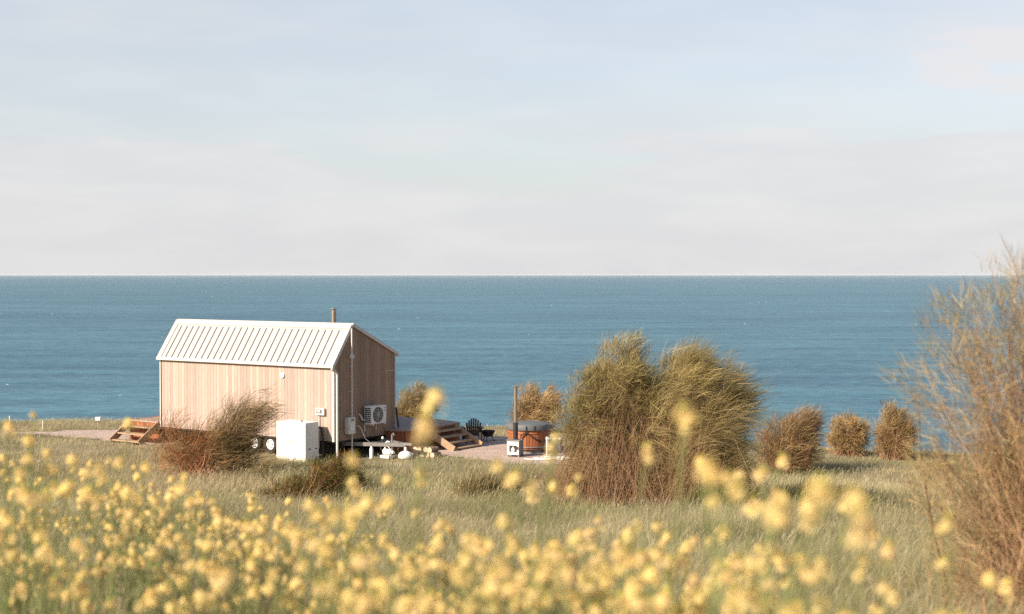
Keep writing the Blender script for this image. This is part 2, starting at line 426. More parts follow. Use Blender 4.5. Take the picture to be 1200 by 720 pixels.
# flue
mb = MB(); fx, fy = -.88, 1.0; zf = roof_z(fy)
mb.cyl((fx, fy, zf - .05), (fx, fy, zf + .50), .072, n=20); mb.cyl((fx, fy, zf + .22), (fx, fy, zf + .245), .077, n=20)
mb.cyl((fx, fy, zf + .36), (fx, fy, zf + .385), .077, n=20)
fl = mb.build('chimney_flue', M['steel'], cabin)
mb = MB(); mb.cyl((fx, fy, zf + .50), (fx, fy, zf + .55), .06, n=20); mb.cyl((fx, fy, zf + .55), (fx, fy, zf + .575), .10, n=20); mb.build('flue_cap', M['steel'], fl)
mb = MB(); mb.cyl((fx, fy, zf - .04), (fx, fy, zf + .08), .13, .085, n=20); mb.build('flue_boot', M['dark'], fl)
# pipes on the gable
mb = MB(); mb.tube([(.01, -.115, ZE - .14), (.045, .02, ZE - .22), (.06, .075, ZE - .30), (.06, .075, .06)], .038, 12); mb.build('downpipe', M['trim'], cabin)
mb = MB(); mx_, my_ = .13, .66
mb.cyl((mx_, my_, .02), (mx_, my_, ZR - .1), .024, n=12); mb.cyl((mx_ - .02, my_, 3.05), (mx_ + .04, my_, 3.05), .075, n=18)
for z in (2.75, 2.0): mb.beam((0.002, my_, z), (mx_, my_, z), .05, .02)
mb.build('conduit_mast', M['trim'], cabin)
mb = MB(); mb.tube([(.03, WID + .0, 1.35), (.05, WID + .02, 1.1), (.10, WID + .03, .72)], .03, 8); mb.build('drain_pipe', M['dark'], cabin)
mb = MB(); mb.beam((.006, 2.35, 2.52), (.006, 2.86, 2.52), .02, .014); mb.build('conduit', M['grey'], cabin)
mb = MB(); mb.cyl((-2.05, .0, 2.44), (-2.05, -.045, 2.44), .085, .075, n=24); mb.build('round_vent', M['white'], cabin)
# running gear
mb = MB()
for y in (.45, WID - .45): mb.box((-LEN + .15, y - .05, .36), (-.05, y + .05, ZB - .065))
for x in np.arange(-LEN + .4, -.2, .9): mb.box((x, .42, .38), (x + .08, WID - .42, ZB - .068))
mb.build('chassis', M['chassis'], cabin)
mb = MB(); mb.box((-LEN + .3, 1.2, .02), (-.7, 1.24, .5)); mb.build('underfloor_panel', M['chassis'], cabin)
def wheel(x, y, side):
    mb = MB(); ro = .29
    prof = [(.17, -.085), (.26, -.09), (.285, -.06), (.29, 0), (.285, .06), (.26, .09), (.17, .085)]
    n = 32; vs = []
    for r, w in prof:
        for i in range(n): t = 2 * math.pi * i / n; vs.append((x + r * math.cos(t), y + w, ro + r * math.sin(t)))
    fs = [(k * n + i, k * n + (i + 1) % n, (k + 1) * n + (i + 1) % n, (k + 1) * n + i) for k in range(len(prof) - 1) for i in range(n)]
    mb.add(vs, fs, (1, 1, 1), True); ty = mb.build('tyre', M['tyre'])
    w = empty('wheel'); w.parent = cabin; ty.parent = w
    mb = MB(); s = side
    mb.cyl((x, y + s * .02, ro), (x, y + s * .06, ro), .175, .165, 24)
    mb.cyl((x, y + s * .06, ro), (x, y + s * .085, ro), .06, .05, 16)
    mb.build('rim', M['rim'], w)
    mb = MB()
    for i in range(5):
        t = i * 2 * math.pi / 5; c = (x + .105 * math.cos(t), ro + .105 * math.sin(t))
        mb.cyl((c[0], y + s * .055, c[1]), (c[0], y + s * .064, c[1]), .028, n=10)
    mb.build('rim_hole', M['dark'], w)
for x in (-2.69, -3.36):
    wheel(x, .17, -1); wheel(x, WID - .17, 1)
mb = MB(); mb.box((-3.8, .05, .60 - .09), (-2.3, .32, .535)); mb.build('mudguard', M['chassis'], cabin)
# drawbar
mb = MB(); tip = (1.55, 1.44, .42)
for y in (.6, 2.28): mb.beam((-.3, y, .42), tip, .06, .11)
mb.beam((.5, .98, .42), (.5, 1.9, .42), .06, .09)
db = mb.build('drawbar', M['galv'], cabin)
mb = MB(); mb.beam((1.5, 1.44, .45), (1.8, 1.44, .45), .09, .07); mb.build('coupling', M['galv'], db)
mb = MB(); mb.cyl((1.15, 1.30, .12), (1.15, 1.30, .72), .028, n=12); mb.tube([(1.15, 1.30, .72), (1.22, 1.27, .77), (1.27, 1.25, .70)], .012); mb.cyl((1.15, 1.27, .1), (1.15, 1.33, .1), .1, n=18)
mb.build('jockey_wheel', M['galv'], db)

# ------------------------------------------------------------------ things fixed to or standing by the cabin
def sub(name, x, y, z, label, cat, group=None, rz=0.):
    return empty(name, cw(x, y, z), RZ + rz, label, cat, group)
ac = sub('air_conditioner', 0, 1.30, .95, 'cream outdoor air conditioner with round fan bolted to the shaded gable wall', 'air conditioner')
mb = MB(); mb.box((.06, 0, .02), (.36, .70, .57)); mb.build('casing', M['white'], ac, .012)
mb = MB()
for i in range(8): mb.box((.09, -.008, .07 + i * .058), (.20, -.002, .105 + i * .058)); mb.box((.215, -.008, .07 + i * .058), (.325, -.002, .105 + i * .058))
mb.build('side_louvre', M['dark'], ac)
mb = MB(); mb.cyl((.36, .30, .295), (.372, .30, .295), .235, n=36); fg = mb.build('fan_grille', M['dark'], ac)
mb = MB()
for r in (.06, .11, .16, .21):
    n = 36
    pts = [(.376, .30 + r * math.cos(2 * math.pi * i / n), .295 + r * math.sin(2 * math.pi * i / n)) for i in range(n + 1)]; mb.tube(pts, .004, 4)
for i in range(6):
    t = i * math.pi / 6; mb.beam((.376, .30 - .23 * math.cos(t), .295 - .23 * math.sin(t)), (.376, .30 + .23 * math.cos(t), .295 + .23 * math.sin(t)), .006, .006)
mb.build('grille_ring', M['grey'], fg)
mb = MB(); mb.box((.361, .60, .48), (.364, .65, .50)); mb.box((.361, .60, .40), (.364, .65, .425)); mb.build('badge', M['dark'], ac)
for y in (.08, .62):
    mb = MB(); mb.beam((.028, y, .0), (.38, y, .0), .035, .03); mb.beam((.014, y, .012), (.014, y, -.22), .03, .028); mb.build('bracket', M['white'], ac)
mb = MB(); mb.tube([(.10, -.005, .14), (.10, -.12, .16), (.06, -.16, .30), (.01, -.20, .33)], .022, 8); mb.build('pipe_cover', M['white'], ac)

hb = sub('electrical_box', 0, .46, .74, 'pale grey wall box on the gable beside the thin mast', 'utility box')
mb = MB(); mb.box((.005, 0, 0), (.20, .28, .49)); mb.build('casing', M['grey'], hb, .012)
mb = MB(); mb.box((.203, .05, .10), (.208, .23, .34)); mb.build('front_cover', M['white'], hb)
mb = MB(); mb.box((.203, .08, .40), (.209, .20, .44)); mb.build('switch_panel', M['dark'], hb)
mb = MB()
for y in (.07, .15, .22): mb.cyl((.1, y, -.14), (.1, y, 0), .014, n=8)
mb.build('pipe', M['galv'], hb)

mt = sub('control_meter', -.66, 0, 1.32, 'small grey control box with a screen on the sunlit long wall', 'control box')
mb = MB(); mb.box((0, -.09, 0), (.34, -.003, .21)); mb.build('casing', M['grey'], mt, .012)
mb = MB(); mb.box((.04, -.096, .05), (.26, -.0915, .17)); mb.build('screen', M['screen'], mt)
mb = MB(); mb.box((.08, -.100, .09), (.19, -.097, .14)); mb.build('display', M['white'], mt)
mb = MB(); mb.cyl((.10, -.03, -1.0), (.10, -.03, 0), .012, n=8); mb.build('conduit', M['grey'], mt)

g0 = ground(*cw(-.9, -.55)[:2])
cb = sub('storage_cabinet', -.35, -.86, g0 - .02, 'tall glossy white cabinet standing in the grass before the cabin wall', 'cabinet')
mb = MB(); mb.box((-1.16, 0, .06), (0, .58, 1.17)); mb.build('body', M['white'], cb, .015)
mb = MB(); mb.box((-1.12, .03, 0), (-.04, .55, .07)); mb.build('plinth', M['grey'], cb)
mb = MB(); mb.box((-1.13, -.012, .12), (-.03, -.001, 1.14)); dr = mb.build('door', M['white'], cb, .004)
mb = MB(); mb.box((-.60, -.03, .55), (-.57, -.013, .72)); mb.build('handle', M['grey'], dr)
mb = MB(); mb.box((-.19, -.016, 1.0), (-.09, -.0125, 1.09)); mb.build('sticker', M['bluelabel'], dr)
for y in (.14, .42):
    mb = MB(); mb.box((.0005, y, .37), (.006, y + .085, .40)); mb.build('vent_slot', M['dark'], cb)
mb = MB(); mb.cyl((-.42, .3, 1.17), (-.42, .3, 1.20), .03, n=12); mb.build('cap', M['dark'], cb)
mb = MB(); mb.tube([(-.06, .59, .98), (.04, .66, .98), (.05, .7, .6), (.03, .72, .15)], .03, 8); mb.build('outlet_pipe', M['hose'], cb)

hs = sub('service_hose', .0, .98, 0, 'thin white hose curling down from the gable wall to the ground', 'hose')
mb = MB(); pts = [(.01, 0, .94), (.08, .02, .95), (.15, .08, .85), (.22, .18, .55), (.32, .3, .42), (.55, .5, .34), (.75, .62, .30), (.95, .72, .05)]
mb.tube(pts, .016, 7); mb.build('tube', M['rope'], hs)

pu = sub('water_pump', 1.05, 1.15, 0.02, 'white water pump with curved pipes beside the red deck skirting', 'pump'); pu.scale = (.7, .7, .8)
mb = MB(); mb.box((-.25, -.2, 0), (.30, .25, .12)); mb.build('base', M['grey'], pu, .02)
mb = MB(); mb.cyl((-.12, 0, .24), (.28, 0, .24), .12, .10, 18); mb.cyl((.28, 0, .24), (.40, 0, .24), .06, n=14); mb.build('motor', M['white'], pu)
mb = MB(); mb.tube([(-.1, .05, .3), (-.12, .05, .5), (-.02, .06, .62), (.1, .1, .60)], .03, 8); mb.build('pipe', M['white'], pu)
mb = MB(); mb.tube([(-.2, -.05, .2), (-.32, -.02, .42), (-.24, .05, .70)], .022, 8); mb.build('lever', M['hose'], pu)
mb = MB(); mb.lathe([(0, -.06), (.045, -.04), (.06, 0), (.045, .04), (0, .06)], 14, (-.24, .05, .74)); mb.build('knob', M['white'], pu)

gb = sub('gas_bottle', .78, .78, .02, 'slim white bottle standing upright by the trailer drawbar', 'bottle'); gb.scale = (.75, .75, .85)
mb = MB(); mb.lathe([(0, 0), (.07, 0), (.075, .03), (.075, .34), (.05, .40), (.03, .42), (.03, .45), (0, .45)], 18); mb.build('body', M['white'], gb)
mb = MB(); mb.cyl((0, 0, .45), (0, 0, .50), .022, n=10); mb.build('valve', M['galv'], gb)

ck = sub('covered_pot', 1.62, 1.35, .02, 'low white covered tub with a round knob lying by the deck', 'tub'); ck.scale = (.75, .75, .95)
mb = MB(); mb.lathe([(0, .0), (.26, 0), (.30, .06), (.30, .12), (.22, .20), (.08, .25), (0, .26)], 24); mb.build('lid', M['white'], ck)
mb = MB(); mb.lathe([(0, .25), (.05, .27), (.065, .32), (.04, .36), (0, .37)], 14); mb.build('knob', M['white'], ck)

rg2 = random.Random(3)
for i in range(9):
    row, k = (0, i) if i < 5 else (1, i - 5)
    lx = 1.45 + k * .17 + row * .085 + rg2.uniform(-.02, .02); lz = .09 + row * .15
    q = cw(lx, 2.12 + rg2.uniform(-.05, .05), lz)
    lg = empty('firewood_log', q, RZ + rg2.uniform(-.12, .12), 'short split log with pale cut end in the pile beside the deck steps', 'log', 'firewood logs piled by the deck')
    r = rg2.uniform(.075, .095)
    mb = MB(); mb.cyl((0, -.18, 0), (0, .18, 0), r, r * .93, 9, False); mb.build('bark', M['bark'], lg)
    for a_, b_, q_ in ((-.184, -.178, .96), (.178, .184, .9)):
        mb = MB(); mb.cyl((0, a_, 0), (0, b_, 0), r * q_, n=9); mb.build('cut_end', M['logend'], lg)

# ------------------------------------------------------------------ decks and steps (cabin frame coordinates)
def deck(name, poly, ztop, label, edges):
    o = empty(name, (P0.x, P0.y, 0), RZ, label, 'deck')
    mb = MB(); xs_ = [p_[0] for p_ in poly]; ys_ = [p_[1] for p_ in poly]
    # boards run along x, clipped to the polygon
    y = min(ys_)
    while y < max(ys_):
        y1 = min(y + .135, max(ys_)); ym = (y + y1) / 2; cross = []
        for i in range(len(poly)):
            (xa, ya), (xb, yb) = poly[i], poly[(i + 1) % len(poly)]
            if (ya > ym) != (yb > ym): cross.append(xa + (xb - xa) * (ym - ya) / (yb - ya))
        cross.sort()
        for a, b in zip(cross[::2], cross[1::2]): mb.box((a, y + .003, ztop - .03), (b, y1 - .003, ztop), tone(.8, 1.15))
        y = y1
    mb.build('deck_boards', M['decktop'], o)
    mb = MB(); sk = MB()
    for i in edges:
        a = Vector((*poly[i], 0)); b = Vector((*poly[(i + 1) % len(poly)], 0)); Ld = (b - a).length; d = (b - a) / Ld; t = 0
        while t < Ld - .02:
            w = min(.12, Ld - t); p_, q_ = a + d * (t + .004), a + d * (t + w - .004)
            sk.beam((p_.x, p_.y, ztop / 2 - .02), (q_.x, q_.y, ztop / 2 - .02), .022, ztop - .055, col=tone(.65, 1.25)); t += .12
        mb.beam((a.x, a.y, ztop - .015), (b.x, b.y, ztop - .015), .07, .05)
    sk.build('skirting', M['redwood'], o); mb.build('edge_board', M['decktop'], o)
    return o
DT = .70
dpoly = [(.03, 2.36), (.62, 2.60), (.78, 2.85), (.66, 5.35), (-.4, 5.7), (-LEN, 5.7), (-LEN, 2.92), (.03, 2.92)]
deck('timber_deck', dpoly, DT, 'weathered deck with red-brown board skirting behind the cabin gable', [0, 1, 2, 3, 4])
dl = [(-LEN - 1.48, .0), (-LEN - .08, .0), (-LEN - .08, 2.6), (-LEN - 1.48, 2.6)]
deck('timber_deck', dl, DT, 'small raised deck at the seaward-left end of the cabin, partly behind the red twiggy shrub', [0, 3])

def steps(name, o, w, rise, run, n, label, face_mat):
    """o: empty at top edge centre on the ground; steps descend along local +x, width along y"""
    for s in (-1, 1):
        mb = MB(); y = s * w / 2
        mb.beam((.0, y, rise - .10), (run, y, .07), .05, .22, col=tone(.9, 1.1)); mb.build('stringer', M['pine'], o, .004)
    for i in range(n):
        t = (i + .75) / (n + .35); x = run * t; z = rise * (1 - t) + .0
        mb = MB(); mb.box((x - .13, -w / 2 + .03, z - .045), (x + .14, w / 2 - .03, z), tone(.85, 1.1)); mb.build('tread', M['pine'], o, .004)
    return o
st = empty('wooden_steps', cw(.70, 4.30, 0), RZ, 'pale timber steps leading down from the deck to the gravel yard', 'steps')
steps('wooden_steps', st, 1.46, DT, 1.08, 4, '', None)
st2 = empty('wooden_steps', cw(-LEN - .78, -.02, 0), RZ - math.pi / 2, 'timber steps on the end deck at the far corner of the long cabin wall', 'steps')
steps('wooden_steps', st2, 1.36, DT, .78, 3, '', None)

# ------------------------------------------------------------------ hot tub and stove
def at(px, py, z=None, d=None):
    """world point for a photograph pixel at ground height z or at distance d"""
    if d is None: d = (EYE - z) * F / (py - HOR)
    return ((px - 600) / F * d, d, EYE - (py - HOR) / F * d)
tx, ty = (620 - 600) / F * 44.0, 44.0
tub = empty('hot_tub', (tx, ty, .02), 0, 'round cedar hot tub with charcoal lid on the gravel yard', 'hot tub')
RT = .655
mb = MB(); n = 44
for i in range(n):
    a0, a1 = 2 * math.pi * i / n + .008, 2 * math.pi * (i + 1) / n - .008
    c = tone(.72, 1.25); vs = []
    for z in (.12, .80):
        k = 1.0 - .03 * (.8 - z)
        for a, r in ((a0, RT), (a1, RT), (a1, RT - .035), (a0, RT - .035)): vs.append((r * k * math.cos(a), r * k * math.sin(a), z))
    mb.add(vs, [(0, 1, 5, 4), (1, 2, 6, 5), (2, 3, 7, 6), (3, 0, 4, 7), (4, 5, 6, 7), (3, 2, 1, 0)], c)
mb.lathe([(RT - .02, .15), (RT - .02, .8)], 44, col=(.25, .25, .25))
mb.build('stave_wall', M['cedar'], tub)
for z in (.19, .62):
    mb = MB(); mb.lathe([(RT - .005, z - .02), (RT + .006, z - .02), (RT + .006, z + .02), (RT - .005, z + .02)], 48); mb.build('hoop', M['galv' if z < .3 else 'cedar'], tub)
mb = MB(); mb.lathe([(RT - .03, .70), (RT + .035, .70), (RT + .04, .72), (RT + .04, .86), (RT + .02, .885), (RT * .5, .925), (0, .935)], 48); ld = mb.build('lid', M['lid'], tub)
mb = MB(); mb.beam((-.1, -RT - .05, .86), (-.1, -RT - .05, .70), .03, .02); mb.beam((.15, -RT - .03, .86), (.15, -RT - .03, .70), .03, .02); mb.build('strap', M['dark'], ld)
mb = MB()
for a in (-.36, -.12, .12, .36): mb.box((-.5, a - .04, 0), (.5, a + .04, .12))
mb.build('support_beam', M['chassis'], tub)
mb = MB(); mb.lathe([(RT - .09, .0), (RT - .09, .13)], 40); mb.build('base_ring', M['galv'], tub)
sx, sy, _ = at(603.5, 536.5, 0.02)
stv = empty('stove', (sx, sy + .1, .02), R(-20), 'small silver wood-fired stove with tall flue beside the hot tub', 'stove')
mb = MB(); mb.box((-.20, -.17, .06), (.20, .20, .50)); mb.build('firebox', M['galv'], stv, .01)
mb = MB()
for x in (-.17, .17):
    for y in (-.14, .17): mb.box((x - .02, y - .02, 0), (x + .02, y + .02, .06))
mb.build('leg', M['galv'], stv)
mb = MB(); mb.box((-.185, -.186, .08), (.185, -.172, .47)); dr = mb.build('door', M['white'], stv, .006)
mb = MB(); mb.box((-.115, -.192, .17), (.125, -.1875, .36)); mb.build('window', M['iron'], dr)
mb = MB()
fl_ = [(-.045, .19), (-.02, .18), (.03, .18), (.055, .215), (.05, .26), (.025, .29), (.01, .335), (-.012, .30), (-.01, .26), (-.035, .285), (-.055, .24)]
vs = [(x, -.1945, z) for x, z in fl_] + [(x, -.1925, z) for x, z in fl_]; n = len(fl_)
mb.add(vs, [tuple(range(n - 1, -1, -1)), tuple(range(n, 2 * n))] + [(i, (i + 1) % n, n + (i + 1) % n, n + i) for i in range(n)]); mb.build('flame_emblem', M['white'], dr)
mb = MB(); mb.box((.14, -.215, .24), (.16, -.188, .33)); mb.build('handle', M['iron'], dr)
mb = MB(); mb.box((-.215, -.19, .50), (.215, .215, .52)); mb.build('top_plate', M['galv'], stv, .004)
mb = MB(); mb.cyl((0, .05, .52), (0, .05, 1.03), .075, n=20); mb.build('flue_guard', M['iron'], stv)
mb = MB(); mb.cyl((0, .05, 1.03), (0, .05, 2.10), .056, n=18); pf = mb.build('flue', M['steel'], stv)
mb = MB(); mb.cyl((0, .05, 2.10), (0, .05, 2.125), .085, n=18); mb.cyl((0, .05, 2.085), (0, .05, 2.10), .06, n=18); mb.build('flue_cap', M['steel'], pf)
mb = MB(); q0 = Vector((tx, ty, 0))
mb.tube([(-.28, -.66, .50), (-.22, -.69, .60), (-.12, -.70, .66), (-.03, -.69, .62), (.12, -.69, .50), (.26, -.64, .42), (.38, -.58, .37)], .022, 8)  # dark curve across the tub front, modelled as a thin tube
tag(mb.build('dark_tube', M['hose']), 'dark curved tube looping across the front of the cedar hot tub', 'hose').location = (tx, ty, .02)
mb = MB(); mb.cyl((0, 0, 0), (0, 0, .52), .025, n=12); mb.cyl((0, 0, .52), (0, 0, .60), .038, .03, 12)
o = tag(mb.build('filter_post', M['white']), 'slim white post standing against the shaded side of the hot tub', 'post'); o.location = at(641, 536, .02)[:2] + (.02,)
bx = empty('pump_box', at(651, 531, .02)[:2] + (.02,), R(-15), 'low grey pump box half hidden by yellow flowers beside the hot tub', 'box')
mb = MB(); mb.box((-.2, -.18, .04), (.2, .18, .42)); mb.build('body', M['lid'], bx, .02)
mb = MB(); mb.box((-.21, -.19, .42), (.21, .19, .47)); mb.build('lid', M['grey'], bx, .012)
mb = MB(); pts = []
for i in range(90):
    t = i * .33; r = .30 + .11 * math.sin(i * .7) * .6; pts.append((r * 1.35 * math.cos(t) + .15 * math.sin(i * .11), r * .8 * math.sin(t), .03 + .012 * (i % 5)))
pts += [(-.5, -.1, .03), (-.75, -.05, .03), (-.9, .1, .03)]
mb.tube(pts, .016, 6); o = tag(mb.build('hose_coil', M['rope']), 'loose coil of pale hose lying on the gravel beside the hot tub', 'hose'); o.location = at(650, 540, .03)[:2] + (.03,)
mb = MB(); mb.tube([(-.35, .3, .28), (-.2, .2, .2), (.0, .05, .1), (.2, -.02, .05), (.32, .06, .03)], .03, 8); o = tag(mb.build('drain_hose', M['hose']), 'thick black drain hose on the gravel behind the pale coil', 'hose'); o.location = at(664, 537, .02)[:2] + (.02,)

# ------------------------------------------------------------------ chair, fire pit, stakes
chx, chy, _ = at(554, 519.5, 0.02)
ch = empty('garden_chair', (chx, chy + .15, .02), R(8), 'dark slatted garden chair with rounded back facing the sea', 'chair')
mb = MB()
for i in range(7):
    x = (i - 3) * .068; top = .80 - .018 * (i - 3) ** 2 * .9
    mb.beam((x * .85, -.04, .22), (x * 1.12, -.20, top), .058, .018, (0, 1, .2), tone(.7, 1.4))
mb.beam((-.23, -.125, .50), (.23, -.125, .50), .03, .05); bk = mb.build('backrest', M['chairwood'], ch)
mb = MB()
for i in range(5): mb.box((-.24, .0 + i * .09, .24 + i * .022), (.24, .075 + i * .09, .262 + i * .022), tone(.7, 1.4))
mb.build('seat', M['chairwood'], ch)
for s in (-1, 1):
    mb = MB(); mb.box((s * .30 - .055, -.16, .455), (s * .30 + .055, .48, .478), tone()); mb.build('armrest', M['chairwood'], ch, .004)
    mb = MB(); mb.beam((s * .27, .40, 0), (s * .27, .40, .455), .03, .09); mb.build('leg', M['chairwood'], ch)
    mb = MB(); mb.beam((s * .25, -.28, .03), (s * .25, .42, .30), .028, .10); mb.build('leg', M['chairwood'], ch)
    mb = MB(); mb.beam((s * .27, -.12, .12), (s * .27, -.15, .455), .028, .06); mb.build('arm_support', M['chairwood'], ch)
fpx, fpy, _ = at(571.5, 517.5, 0.02)
fp = empty('fire_pit', (fpx, fpy, .02), 0, 'black iron fire bowl on curved legs beside the dark chair', 'fire pit')
mb = MB(); mb.lathe([(0, .14), (.10, .15), (.19, .22), (.235, .33), (.25, .34), (.245, .35), (.22, .33), (.18, .24), (0, .18)], 28); mb.build('bowl', M['iron'], fp)
for k in range(3):
    a = k * 2 * math.pi / 3 + .35; c, s_ = math.cos(a), math.sin(a)
    mb = MB(); mb.tube([(.22 * c, .22 * s_, .33), (.17 * c, .17 * s_, .2), (.14 * c, .14 * s_, .1), (.2 * c, .2 * s_, .02), (.25 * c, .25 * s_, .012)], .013, 7); mb.build('leg', M['iron'], fp)
mb = MB(); mb.box((-.03, -.03, 0), (.03, .03, .38)); o = tag(mb.build('timber_stake', M['stake'], bevel=.005), 'short brown timber stake just in front of the dark chair', 'stake'); o.location = at(562.5, 521, .02)[:2] + (.01,)
def marker(px, pyt, pyb, d, r, mat, label):
    q = at(px, pyb, d=d); g = ground(q[0], q[1]); h = q[2] - g + (pyb - pyt) / F * d
    mb = MB(); mb.cyl((0, 0, -.05), (0, 0, h), r, n=8); mb.cyl((0, 0, h), (0, 0, h + .012), r * 1.15, n=8)
    o = tag(mb.build('marker_post', M[mat]), label, 'post'); o.location = (q[0], q[1], g)
marker(10, 488.5, 497, 50.6, .02, 'rope', 'taller thin white marker post on the left cliff edge against the sea')
marker(49, 493.5, 501, 50.3, .016, 'rope', 'shorter thin white marker post on the cliff edge, second from the left')
mb = MB(); mb.box((-.09, -.06, 0), (.09, .06, .10)); mb.box((-.10, -.07, .10), (.10, .07, .13)); q = at(114, 497, d=51.2)
o = tag(mb.build('ground_box', M['white'], bevel=.01), 'tiny white box in the grass on the brow left of the cabin', 'box'); o.location = (q[0], q[1], ground(q[0], q[1]) + .24)
mb = MB(); mb.cyl((q[0], q[1], ground(q[0], q[1]) - .05), (q[0], q[1], ground(q[0], q[1]) + .25), .02, n=8)
mb.v = [(a - q[0], b - q[1], c - ground(q[0], q[1]) - .24) for a, b, c in mb.v]; mb.build('post', M['stake'], o)

# ------------------------------------------------------------------ shrubs
WIND = np.array([1., .1, .0])
def palette(cols, n, rg, jit=.22):
    c = np.array(cols)[rg.integers(0, len(cols), n)]; return c * (1 + rg.uniform(-jit, jit, (n, 1)))

def shrub(name, base, env, n_spray, n_str, sl, sw, cols, twigs, label, seed, wind=.35, up=.5, spread=.22, rise=.35, clump=.16, stems=10, group=None, cat='shrub', stem_r=.03, twig_r=.006, jit=.28, droop=.05, shell=.5, gap=0., floor=.1, cluster=1, rust=None):
    """env: list of (cx, cy, cz, rx, ry, rz, weight) ellipsoids in local coordinates"""
    rg = np.random.default_rng(seed)
    bx_, by_ = base; bz = ground(bx_, by_)
    root = empty(name, (bx_, by_, bz), 0, label, cat, group)
    w = np.array([e[6] for e in env]); w = w / w.sum()
    ne = max(1, n_spray // cluster)
    k = rg.choice(len(env), ne, p=w); E = np.array([e[:6] for e in env])[k]
    dirs = unit(rg.normal(size=(ne, 3))); rad = (shell ** 3 + (1 - shell ** 3) * rg.random(ne)) ** (1 / 3)
    lump = np.where(rg.random(ne) < .08, rg.uniform(1.1, 1.32, ne), 1.) + .28 * np.sin(dirs[:, 0] * 5 + seed) * np.sin(dirs[:, 2] * 6 + seed * 2) + rg.normal(0, .06, ne)
    c = E[:, :3] + dirs * E[:, 3:] * (rad * lump)[:, None]
    out = unit(dirs * .9 + rg.normal(0, .28, dirs.shape) + np.array([0, 0, up]) + WIND * wind)
    if cluster > 1:
        c = np.repeat(c, cluster, 0) + rg.normal(0, clump, (ne * cluster, 3)) * np.array([1, 1, 1.1]); out = np.repeat(out, cluster, 0)
        out = unit(out + rg.normal(0, .16, out.shape))
    keep = c[:, 2] > floor
    c, out = c[keep], out[keep]; n = len(c)
    # branches: curved from the base to every spray
    b0 = np.stack([rg.normal(0, spread, n), rg.normal(0, spread, n), np.zeros(n) - .05], 1)
    ctrl = b0 + (c - b0) * np.array([.35, .35, 0]) + np.stack([np.zeros(n), np.zeros(n), c[:, 2] * (rise + .25 * rg.random(n))], 1)
    t = np.linspace(0, 1, 7)[None, :, None]
    Pb = (1 - t) ** 2 * b0[:, None] + 2 * t * (1 - t) * ctrl[:, None] + t ** 2 * c[:, None]
    Pb[:, 1:-1] += np.cumsum(rg.normal(0, .022, (n, 5, 3)), 1) * min(1., sl * 4)
    big = rg.random(n) < stems / max(n, 1)
    r0 = np.where(big, stem_r, twig_r * rg.uniform(.7, 1.6, n))
    Rb = r0[:, None] * np.linspace(1, .3, 7)[None]
    Vt = tubes(Pb, Rb, palette(twigs, n, rg), 4)
    o = link('branches', np_mesh('branches', *Vt), M['twig'], root)
    # foliage strands
    m = n * n_str
    cc = np.repeat(c, n_str, 0); oo = np.repeat(out, n_str, 0)
    p0 = cc + rg.normal(0, clump * .55, (m, 3)) - oo * (sl * .35)
    d = unit(oo + rg.normal(0, jit, (m, 3)))
    ln = sl * rg.uniform(.55, 1.35, m)
    bend = WIND * wind * .5 + np.array([0, 0, -droop])
    s = np.array([0, .35, .7, 1.])
    P = p0[:, None] + d[:, None] * (ln[:, None] * s)[..., None] + bend * ((ln[:, None]) * s ** 2)[..., None] * .6
    P[..., 2] = np.maximum(P[..., 2], .02)
    W = sw * rg.uniform(.6, 1.4, m)[:, None] * np.array([.8, 1., .8, .25])[None]
    side = unit(np.cross(d, rg.normal(size=(m, 3))))
    cl_t = np.repeat(rg.uniform(.68, 1.3, ne), cluster)[keep]
    tone_c = np.repeat(palette(cols, n, rg, .12) * cl_t[:, None], n_str, 0) * (1 + rg.uniform(-.25, .25, (m, 1)))
    if rust is not None:
        hf = np.clip(1 - p0[:, 2] / rust[1] + rg.normal(0, .18, m), 0, 1)[:, None]
        tone_c = tone_c * (1 - hf) + np.array(rust[0]) * rg.uniform(.6, 1.3, (m, 1)) * hf
    o = link('foliage', np_mesh('foliage', *ribbons(P, W, side, tone_c)), M['foliage'], root)
    return root

OLIVE = [(0.282, 0.221, 0.096), (0.333, 0.254, 0.109), (0.232, 0.183, 0.079), (0.374, 0.290, 0.142)]
BROWN = [(0.274, 0.178, 0.083), (0.333, 0.224, 0.109), (0.208, 0.137, 0.066), (0.374, 0.257, 0.133)]
GOLD = [(0.382, 0.270, 0.129), (0.333, 0.229, 0.109), (0.432, 0.320, 0.166), (0.282, 0.191, 0.087)]
RUST = [(0.415, 0.175, 0.066), (0.333, 0.133, 0.054), (0.448, 0.224, 0.099), (0.266, 0.125, 0.054)]
TW = [(0.299, 0.166, 0.099), (0.232, 0.117, 0.066), (0.366, 0.224, 0.142)]
TWR = [(0.399, 0.175, 0.083), (0.316, 0.133, 0.066), (0.448, 0.241, 0.133)]

def sb(px, py, d):
    return ((px - 600) / F * d, d)
